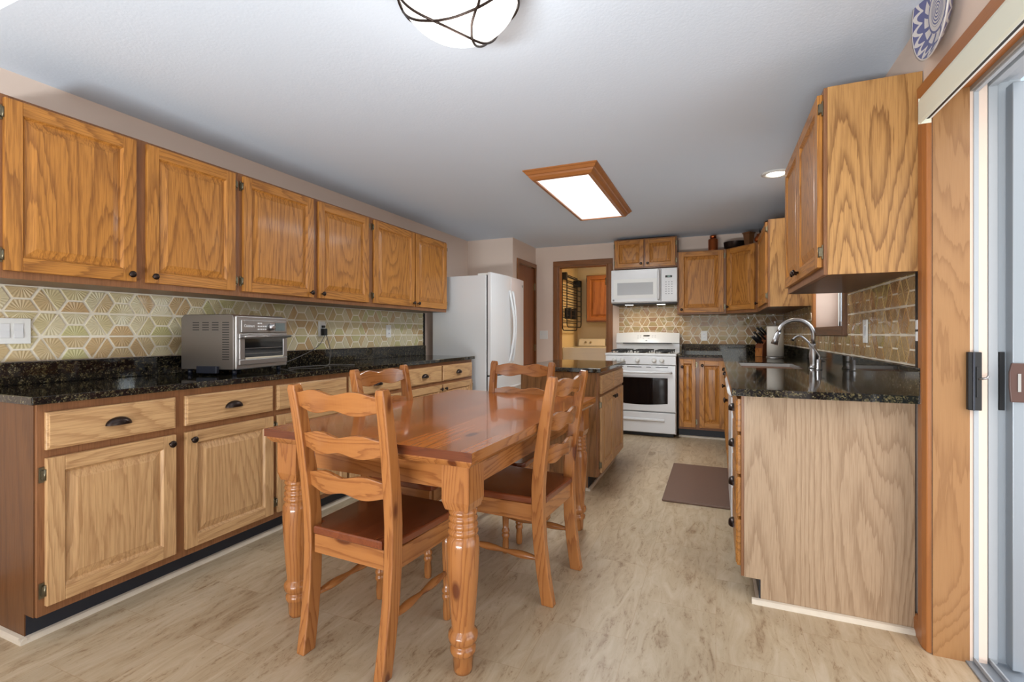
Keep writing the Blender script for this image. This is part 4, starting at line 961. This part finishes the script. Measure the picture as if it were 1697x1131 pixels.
t = thing('fluorescent_light', 'oak-framed rectangular ceiling light box over the island', 'ceiling light', (-1.010, 3.955, ZC))
hw, hl = 0.27, 0.735
def rr_(i, z): return [(-hw+i, -hl+i, z), (hw-i, -hl+i, z), (hw-i, hl-i, z), (-hw+i, hl-i, z)]
fm2 = MB(); fm2.loft([rr_(0, 0), rr_(0, -0.008), rr_(0.010, -0.014), rr_(0.022, -0.030), rr_(0.030, -0.033), rr_(0.036, -0.045), rr_(0.052, -0.062), rr_(0.066, -0.066), rr_(0.076, -0.066), rr_(0.076, -0.05)], trim_wood['x'], closed=False)
fm2.build('wood_frame', t)
MB().loft([rr_(0.0765, -0.01), rr_(0.0765, -0.055), rr_(0.085, -0.058)], lens_m).build('diffuser', t)
area('fluorescent_lamp', (-1.010, 3.955, ZC-0.075), (0, 0, 0), 0.36, 1.28, 30, (0.93, 0.97, 1.0))
t = thing('recessed_light', 'small round recessed downlight near the right wall cabinets', 'ceiling light', (0.405, 4.0, ZC))
MB().lathe([(0.098, 0), (0.098, -0.004), (0.088, -0.010), (0.072, -0.010), (0.062, -0.003), (0.060, 0.0)], (0, 0, 0), white_plastic, 32, cap=False).build('trim_ring', t)
MB().lathe([(0.061, -0.001), (0.058, -0.006), (0.045, -0.014), (0.02, -0.018), (0.003, -0.019)], (0, 0, 0), spot_m, 28).build('lens', t)
area('downlight_lamp', (0.405, 4.0, ZC-0.03), (0, 0, 0), 0.1, 0.1, 3, (1, 0.9, 0.75))
l_ = bpy.data.lights.new('laundry_lamp', 'AREA'); l_.energy = 16; l_.size = 0.35; l_.color = (1, 0.72, 0.38)
o = bpy.data.objects.new('laundry_lamp', l_); COL.objects.link(o); o.location = (-0.95, 7.1, ZC-0.06)
t = thing('laundry_ceiling_light', 'white square ceiling light in the laundry room', 'ceiling light', (-0.95, 7.1, ZC))
MB().box(-0.17, 0.17, -0.17, 0.17, -0.04, 0, lamp_glass).build('shade', t, bevel=0.01)

# ================================================================== LAUNDRY
t = thing('clothes_dryer', 'almond dryer with control console, seen through the laundry doorway', 'dryer', (-2.095, 6.9, 0))
MB().box(0, 0.74, 0, 0.70, 0.02, 0.937, gold_app).build('cabinet_body', t, bevel=0.006)
c_ = MB().prism([(0.53, 0.938), (0.515, 0.957), (0.56, 1.055), (0.67, 1.068), (0.685, 0.938)], 'x', 0.10, 0.74, gold_app).build('console', t, bevel=0.004)
for xk, rk_ in ((0.21, 0.016), (0.29, 0.016), (0.62, 0.034)):
    MB().lathe([(rk_, 0), (rk_*0.9, -0.02), (rk_*0.5, -0.022)], (xk, 0.535, 1.005), brass, 16, axis='y').build('dial', c_)
MB().box(0.10, 0.64, -0.003, -0.0005, 0.30, 0.86, gold_app).build('door', t, bevel=0.003)
cabinet('wall_cabinet', 'oak wall cabinet in the laundry room, above the dryer', 'cabinet', (-1.875, 7.44, 0), 0, 0.9, 0.305, 1.325, 2.055,
    doors=[(0.015, 0.44, 1.345, 2.04, -1, None), (0.46, 0.885, 1.345, 2.04, 1, None)], toe=False, mats={a: wood('honey_oak_'+a, a, C(176, 108, 52), C(126, 70, 30), C(186, 118, 60), rings=12) for a in 'xyz'})
# wall-mounted drying rack on the laundry's left wall
t = thing('drying_rack', 'folding metal drying rack hanging on the laundry wall', 'drying rack', (-2.097, 6.72, 0))
m = MB()
def loop(y0_, y1_, z0_, z1_, x, r=0.008):
    rr2 = 0.07
    pts = [(x, y0_, z1_), (x, y0_, z0_+rr2)]+[(x, y0_+rr2-rr2*math.cos(a), z0_+rr2-rr2*math.sin(a)) for a in (PI/6, PI/3, PI/2)]
    pts += [(x, y1_-rr2+rr2*math.sin(a), z0_+rr2-rr2*math.cos(a)) for a in (0, PI/6, PI/3, PI/2)]+[(x, y1_, z1_), (x, y0_, z1_)]
    m.tube(pts, r, iron, 8)
loop(0.0, 0.80, 1.19, 2.02, 0.05); loop(0.06, 0.86, 1.24, 1.98, 0.10)
m.build('tube_frame', t)
for k in range(9):
    z = 1.30+k*0.08
    MB().tube([(0.05, 0.0, z), (0.05, 0.80, z)], 0.006, iron, 6).tube([(0.10, 0.06, z+0.03), (0.10, 0.86, z+0.03)], 0.006, iron, 6).build('hanging_bar', t)
for y_, z_ in ((0.02, 1.98), (0.78, 1.93)): MB().box(0.0, 0.115, y_-0.03, y_+0.03, z_-0.05, z_+0.05, black_m).build('corner_bracket', t, bevel=0.006)
for y_ in (0.2, 0.5): MB().box(0.03, 0.125, y_-0.035, y_+0.035, 1.36, 1.52, black_m).build('clip', t, bevel=0.006)

# ================================================================== SMALL THINGS
def plate_thing(name, label, cat, loc, rotz, w_, h_, kind='outlet', gang=1):
    t = thing(name, label, cat, loc, rotz)
    MB().box(-w_/2, w_/2, -0.006, 0, -h_/2, h_/2, white_plastic).build('cover_plate', t, bevel=0.002)
    for g in range(gang):
        cx = (g-(gang-1)/2)*0.046
        if kind == 'switch': MB().prism([(-0.006, -0.033), (-0.011, -0.03), (-0.007, 0.0), (-0.009, 0.033), (-0.006, 0.033)], 'x', cx-0.0165, cx+0.0165, white_enamel).build('rocker', t, bevel=0.001)
        elif kind == 'toggle': MB().box(cx-0.005, cx+0.005, -0.016, -0.006, -0.004, 0.012, white_enamel).build('toggle', t)
        else:
            for dz in (-0.02, 0.02):
                so = MB().box(cx-0.016, cx+0.016, -0.0085, -0.006, dz-0.014, dz+0.014, white_enamel)
                so = so.build('socket', t, bevel=0.002)
                MB().box(cx-0.008, cx-0.0055, -0.0092, -0.0085, dz-0.005, dz+0.005, black_m).box(cx+0.0055, cx+0.008, -0.0092, -0.0085, dz-0.005, dz+0.005, black_m).build('slots', so)
    return t
plate_thing('light_switch', 'white double rocker switch plate on left tile backsplash', 'light switch', (XL+0.0085, 1.112, 1.155), PI/2, 0.132, 0.115, 'switch', 2)
ol = plate_thing('power_outlet', 'white outlet with a black plug on the left backsplash', 'power outlet', (XL+0.0085, 2.95, 1.18), PI/2, 0.075, 0.118)
plate_thing('power_outlet', 'blank-looking white outlet near the refrigerator on the left backsplash', 'power outlet', (XL+0.0085, 3.80, 1.165), PI/2, 0.075, 0.118)
plate_thing('power_outlet', 'white outlet on the tiles right of the stove', 'power outlet', (-0.13, YB-0.0085, 1.115), 0, 0.072, 0.116)
plate_thing('light_switch', 'white switch plate on the wall left of the laundry doorway', 'light switch', (-2.16, YB-0.0005, 1.125), 0, 0.115, 0.115, 'toggle', 2)
plate_thing('light_switch', 'white switch plate on the right wall tiles near the sink', 'light switch', (XR-0.0085, 2.955, 1.155), -PI/2, 0.07, 0.118, 'switch', 1)
t = thing('light_switch', 'white double toggle switch plate beside the patio door casing', 'light switch', (XR, 2.263, 1.155), -PI/2)
MB().box(-0.016, 0.013, -0.007, 0, -0.062, 0.062, white_plastic).build('cover_plate', t, bevel=0.002)
for dz in (0.022, -0.022): MB().box(-0.012, 0.006, -0.016, -0.0075, dz-0.018, dz+0.018, white_enamel).build('rocker', t, bevel=0.002)
# plug and cables
t = thing('charger_cable', 'black plug with thin grey cords hanging from the left wall outlet', 'power cord', (XL+0.018, 2.95, 1.158))
MB().box(0.0, 0.035, -0.018, 0.018, -0.03, 0.025, black_m).box(0.0, 0.02, -0.012, 0.012, 0.03, 0.05, black_m).build('plug', t, bevel=0.004)
def cat_(pts, n=8):
    out = []; P = [Vector(p) for p in pts]; P = [P[0]]+P+[P[-1]]
    for i in range(1, len(P)-2):
        for k in range(n):
            u = k/n; a, b_, c2, d2 = P[i-1], P[i], P[i+1], P[i+2]
            out.append(0.5*((2*b_)+(-a+c2)*u+(2*a-5*b_+4*c2-d2)*u*u+(-a+3*b_-3*c2+d2)*u*u*u))
    out.append(P[-2]); return out
zf = 0.9185-1.158
MB().tube(cat_([(0.03, -0.005, -0.03), (0.06, -0.12, -0.12), (0.07, -0.35, -0.2), (0.10, -0.55, zf+0.0), (0.25, -0.68, zf)]), 0.003, cable, 8).build('cord', t)
MB().tube(cat_([(0.03, 0.01, -0.03), (0.08, 0.0, -0.14), (0.17, -0.1, zf+0.03), (0.30, -0.25, zf), (0.36, -0.4, zf+0.004), (0.30, -0.52, zf), (0.36, -0.66, zf+0.002)]), 0.003, cable, 8).build('cord', t)
MB().tube(cat_([(0.30, -0.25, zf), (0.36, -0.2, zf), (0.42, -0.22, zf), (0.47, -0.17, zf)]), 0.0025, cable, 8).build('cord', t)
# decorative plate on the right wall above the casing
t = thing('wall_plate', 'blue and white patterned ceramic plate hanging above the patio door', 'decorative plate', (XR-0.022, 2.045, 2.232))
t.rotation_euler = (0, -PI/2-math.radians(2), 0)
MB().lathe([(0.09, -0.004), (0.108, 0.0), (0.150, 0.025), (0.152, 0.029), (0.146, 0.028), (0.102, 0.007), (0.08, 0.005), (0.0005, 0.005)], (0, 0, 0), plate_m, 56).build('dish', t)
# mat
tag(MB().box(-0.340, 0.135, 3.43, 4.43, 0.0, 0.016, mat_rug).build('kitchen_mat', bevel=0.006), 'brown rectangular kitchen mat on the floor before the sink', 'kitchen mat')
# main faucet
t = thing('kitchen_faucet', 'tall brushed-nickel gooseneck pull-down faucet at the sink', 'faucet', (0.595, 3.72, 0.9145))
MB().lathe([(0.028, 0), (0.028, 0.006), (0.022, 0.012), (0.022, 0.03), (0.024, 0.05), (0.026, 0.09), (0.022, 0.12), (0.016, 0.15), (0.014, 0.16)], (0, 0, 0), nickel, 24).build('base', t)
arc = [(0.0, 0.0, 0.15), (0.0, 0.0, 0.20)]+[(-0.105+0.105*math.cos(a), -0.01*a, 0.215+0.105*math.sin(a)) for a in [PI*i/14*0.93 for i in range(15)]]
MB().tube(arc, 0.0135, nickel, 14).build('gooseneck', t)
e1_, e0_ = Vector(arc[-1]), Vector(arc[-2]); dv = (e1_-e0_).normalized()
MB().tube([e1_, e1_+dv*0.012, e1_+dv*0.05, e1_+dv*0.085], 0.016, nickel, 16, radii=[0.0145, 0.0155, 0.019, 0.0225]).build('spray_head', t)
MB().tube([(0.0, 0.02, 0.085), (0.0, 0.045, 0.09), (-0.01, 0.055, 0.14), (-0.02, 0.06, 0.175)], 0.008, nickel, 10, radii=[0.014, 0.012, 0.007, 0.006]).build('lever_handle', t)
t = thing('filter_faucet', 'small slim drinking-water tap beside the gooseneck faucet', 'faucet', (0.600, 3.56, 0.9145))
MB().lathe([(0.018, 0), (0.018, 0.004), (0.015, 0.006), (0.015, 0.062), (0.012, 0.066)], (0, 0, 0), nickel, 20).build('base', t)
MB().tube(cat_([(0.0, 0, 0.06), (0.0, 0, 0.09), (-0.04, 0, 0.15), (-0.09, 0, 0.205), (-0.12, 0, 0.212), (-0.145, 0, 0.19)]), 0.006, nickel, 10).build('spout', t)
MB().tube([(-0.143, 0, 0.192), (-0.15, 0, 0.182)], 0.008, black_m, 10).build('spout_tip', t)
MB().box(0.012, 0.03, -0.006, 0.006, 0.05, 0.056, black_m).build('lever', t)
# paper towel on holder
t = thing('paper_towel_holder', 'white paper towel roll on an upright metal holder', 'paper towels', (0.52, 5.20, 0.9145))
MB().lathe([(0.078, 0), (0.078, 0.006), (0.07, 0.012), (0.01, 0.014)], (0, 0, 0), steel, 28).build('base', t)
MB().lathe([(0.007, 0.012), (0.007, 0.325), (0.012, 0.33), (0.012, 0.342), (0.004, 0.35)], (0, 0, 0), steel, 12).build('rod', t)
MB().lathe([(0.02, 0.016), (0.072, 0.016), (0.072, 0.296), (0.02, 0.296)], (0, 0, 0), paper, 36).build('paper_roll', t)
# knife block
t = thing('knife_block', 'dark wooden knife block with black-handled knives in the corner', 'knife block', (0.43, 5.40, 0.9145), math.radians(38))
MB().prism([(-0.05, 0), (0.075, 0), (0.10, 0.15), (0.062, 0.235), (-0.045, 0.115)], 'y', -0.05, 0.05, block_wood).build('block', t, bevel=0.003)
MB().prism([(-0.052, 0.001), (-0.0505, 0.001), (-0.0475, 0.085), (-0.049, 0.085)], 'y', -0.045, 0.045, pine['z']).build('front_face', t)
dx_, dz_ = -0.745, 0.667
for i, (u, yy, ln) in enumerate([(0.15, -0.03, 0.10), (0.15, 0.0, 0.11), (0.15, 0.03, 0.10), (0.45, -0.03, 0.11), (0.45, 0.02, 0.12), (0.8, -0.02, 0.12), (0.8, 0.025, 0.12)]):
    px_, pz_ = -0.045+0.107*u, 0.115+0.12*u
    k_ = thing('kitchen_knife', 'black-handled knife standing in the wooden knife block', 'knife', (0.43, 5.40, 0.9145), math.radians(38), 'knives in the knife block')
    MB().tube([(px_, yy, pz_), (px_+dx_*0.02, yy, pz_+dz_*0.02), (px_+dx_*ln*0.6, yy, pz_+dz_*ln*0.6), (px_+dx_*ln, yy, pz_+dz_*ln-0.004)], 0.01, black_m, 10, radii=[0.008, 0.010, 0.009, 0.011]).build('grip', k_)
    MB().tube([(px_+dx_*ln, yy, pz_+dz_*ln-0.004), (px_+dx_*(ln+0.004), yy, pz_+dz_*(ln+0.004)-0.004)], 0.006, steel, 8).build('cap', k_)
# things on top of the corner wall cabinets
t = thing('copper_canister', 'round copper canister on top of the back wall cabinet', 'canister', (-0.03, 6.02, 2.0925))
MB().lathe([(0.055, 0), (0.056, 0.012), (0.053, 0.016), (0.053, 0.125), (0.05, 0.135), (0.033, 0.142), (0.033, 0.150)], (0, 0, 0), copper, 28).build('body', t)
MB().lathe([(0.035, 0.150), (0.035, 0.175), (0.030, 0.180), (0.004, 0.181)], (0, 0, 0), copper, 28).build('lid', t)
t = thing('copper_pan', 'dark oval pan on top of the diagonal corner cabinet', 'pan', (0.20, 5.99, 2.0925))
MB().lathe([(0.09, 0), (0.115, 0.02), (0.12, 0.075), (0.123, 0.08), (0.112, 0.078), (0.085, 0.01), (0.002, 0.01)], (0, 0, 0), bronze, 32).build('bowl', t)
MB().tube([(0.11, 0.04, 0.06), (0.14, 0.06, 0.07), (0.15, 0.03, 0.07), (0.12, 0.0, 0.06)], 0.006, bronze, 8).build('handle', t)
t = thing('wooden_box', 'small tapered dark wooden box on the corner wall cabinet', 'wooden box', (0.325, 5.755, 2.0925), -0.75)
MB().loft([[(-s, -s, z), (s, -s, z), (s, s, z), (-s, s, z)] for s, z in ((0.028, 0), (0.040, 0.12))], doak['z']).box(-0.046, 0.046, -0.046, 0.046, 0.121, 0.135, doak['x']).build('body', t)
t = thing('copper_teapot', 'small copper pot between wooden box and cabinet top', 'pot', (0.425, 5.655, 2.0925))
MB().lathe([(0.03, 0), (0.052, 0.02), (0.055, 0.05), (0.038, 0.075), (0.03, 0.08), (0.034, 0.09), (0.006, 0.10)], (0, 0, 0), copper, 24).build('pot_body', t)
MB().tube([(0.0, -0.04, 0.06), (0.0, -0.055, 0.10), (0, 0, 0.145), (0.0, 0.065, 0.10), (0.0, 0.04, 0.06)], 0.004, bronze, 8).build('handle', t)
t = thing('wicker_basket', 'brown basket lying on top of the wall cabinet by the window', 'basket', (0.55, 5.05, 2.0885))
MB().lathe([(0.10, 0), (0.13, 0.03), (0.14, 0.09), (0.132, 0.09), (0.12, 0.03), (0.09, 0.008), (0.001, 0.008)], (0, 0, 0), doak['z'], 28).build('bowl', t)

# ================================================================== OUTSIDE
tag(MB().box(0.965, 7.5, -3.0, 9.5, -0.16, -0.06, deckm).build('patio_deck'), kind='structure')
g_ = MB()
for k in range(48): g_.box(0.97+k*0.137, 0.975+k*0.137, -3, 9.5, -0.0605, -0.0585, iron)
struct('trim_12', g_)
struct('ground_outside', MB().box(-30, 40, -30, 40, -0.5, -0.4, plain('garden_ground', C(96, 104, 70), 0.9, var=0.3, bscale=3)))
t = thing('deck_railing', 'white horizontal-bar railing along the far edge of the deck', 'railing', (3.6, 8.0, -0.06))
for k in range(8): MB().box(-2.4, 2.4, -0.012, 0.012, 0.15+k*0.1, 0.175+k*0.1, white_plastic).build('rail_bar', t)
for xx in (-2.4, -0.8, 0.8, 2.4): MB().box(xx-0.04, xx+0.04, -0.04, 0.04, 0, 0.98, white_plastic).build('post', t)
t = thing('patio_umbrella', 'pink scalloped patio umbrella on the deck outside', 'umbrella', (4.05, 8.6, -0.06))
MB().lathe([(1.3, 2.65), (1.32, 2.85), (0.7, 3.15), (0.03, 3.4)], (0, 0, 0), umb_m, 16).build('canopy', t)
MB().lathe([(0.02, 0), (0.02, 3.38)], (0, 0, 0), white_plastic, 10).build('pole', t)
def tree(x, y, h_, r_c, label, seed):
    rnd = random.Random(seed)
    t = thing('garden_tree', label, 'tree', (x, y, -0.4), 0, 'trees beyond the deck')
    MB().tube([(0, 0, 0), (0.05, 0.02, h_*0.35), (0, 0, h_*0.7)], 0.12, barkm, 10, radii=[0.16, 0.12, 0.05]).build('trunk', t)
    m = MB(); k = m.mi(leafm)
    for i in range(900):
        th, ph = rnd.uniform(0, 2*PI), math.acos(rnd.uniform(-1, 1)); rr2 = r_c*rnd.uniform(0.5, 1)**0.5
        p = Vector((rr2*math.sin(ph)*math.cos(th), rr2*math.sin(ph)*math.sin(th), h_*0.55+rr2*math.cos(ph)*h_*0.42/r_c))
        a_ = Vector((rnd.uniform(-1, 1), rnd.uniform(-1, 1), rnd.uniform(-1, 1))).normalized()*rnd.uniform(0.08, 0.16); b_ = a_.orthogonal().normalized()*0.06
        m.bm.faces.new([m.bm.verts.new(p+a_), m.bm.verts.new(p+b_), m.bm.verts.new(p-a_), m.bm.verts.new(p-b_)]).material_index = k
    m.build('foliage', t)
tree(5.4, 11.6, 4.8, 1.5, 'leafy green tree beyond the deck railing', 1)
tree(9.8, 15.6, 6.0, 2.0, 'taller green tree farther behind the deck railing', 2)
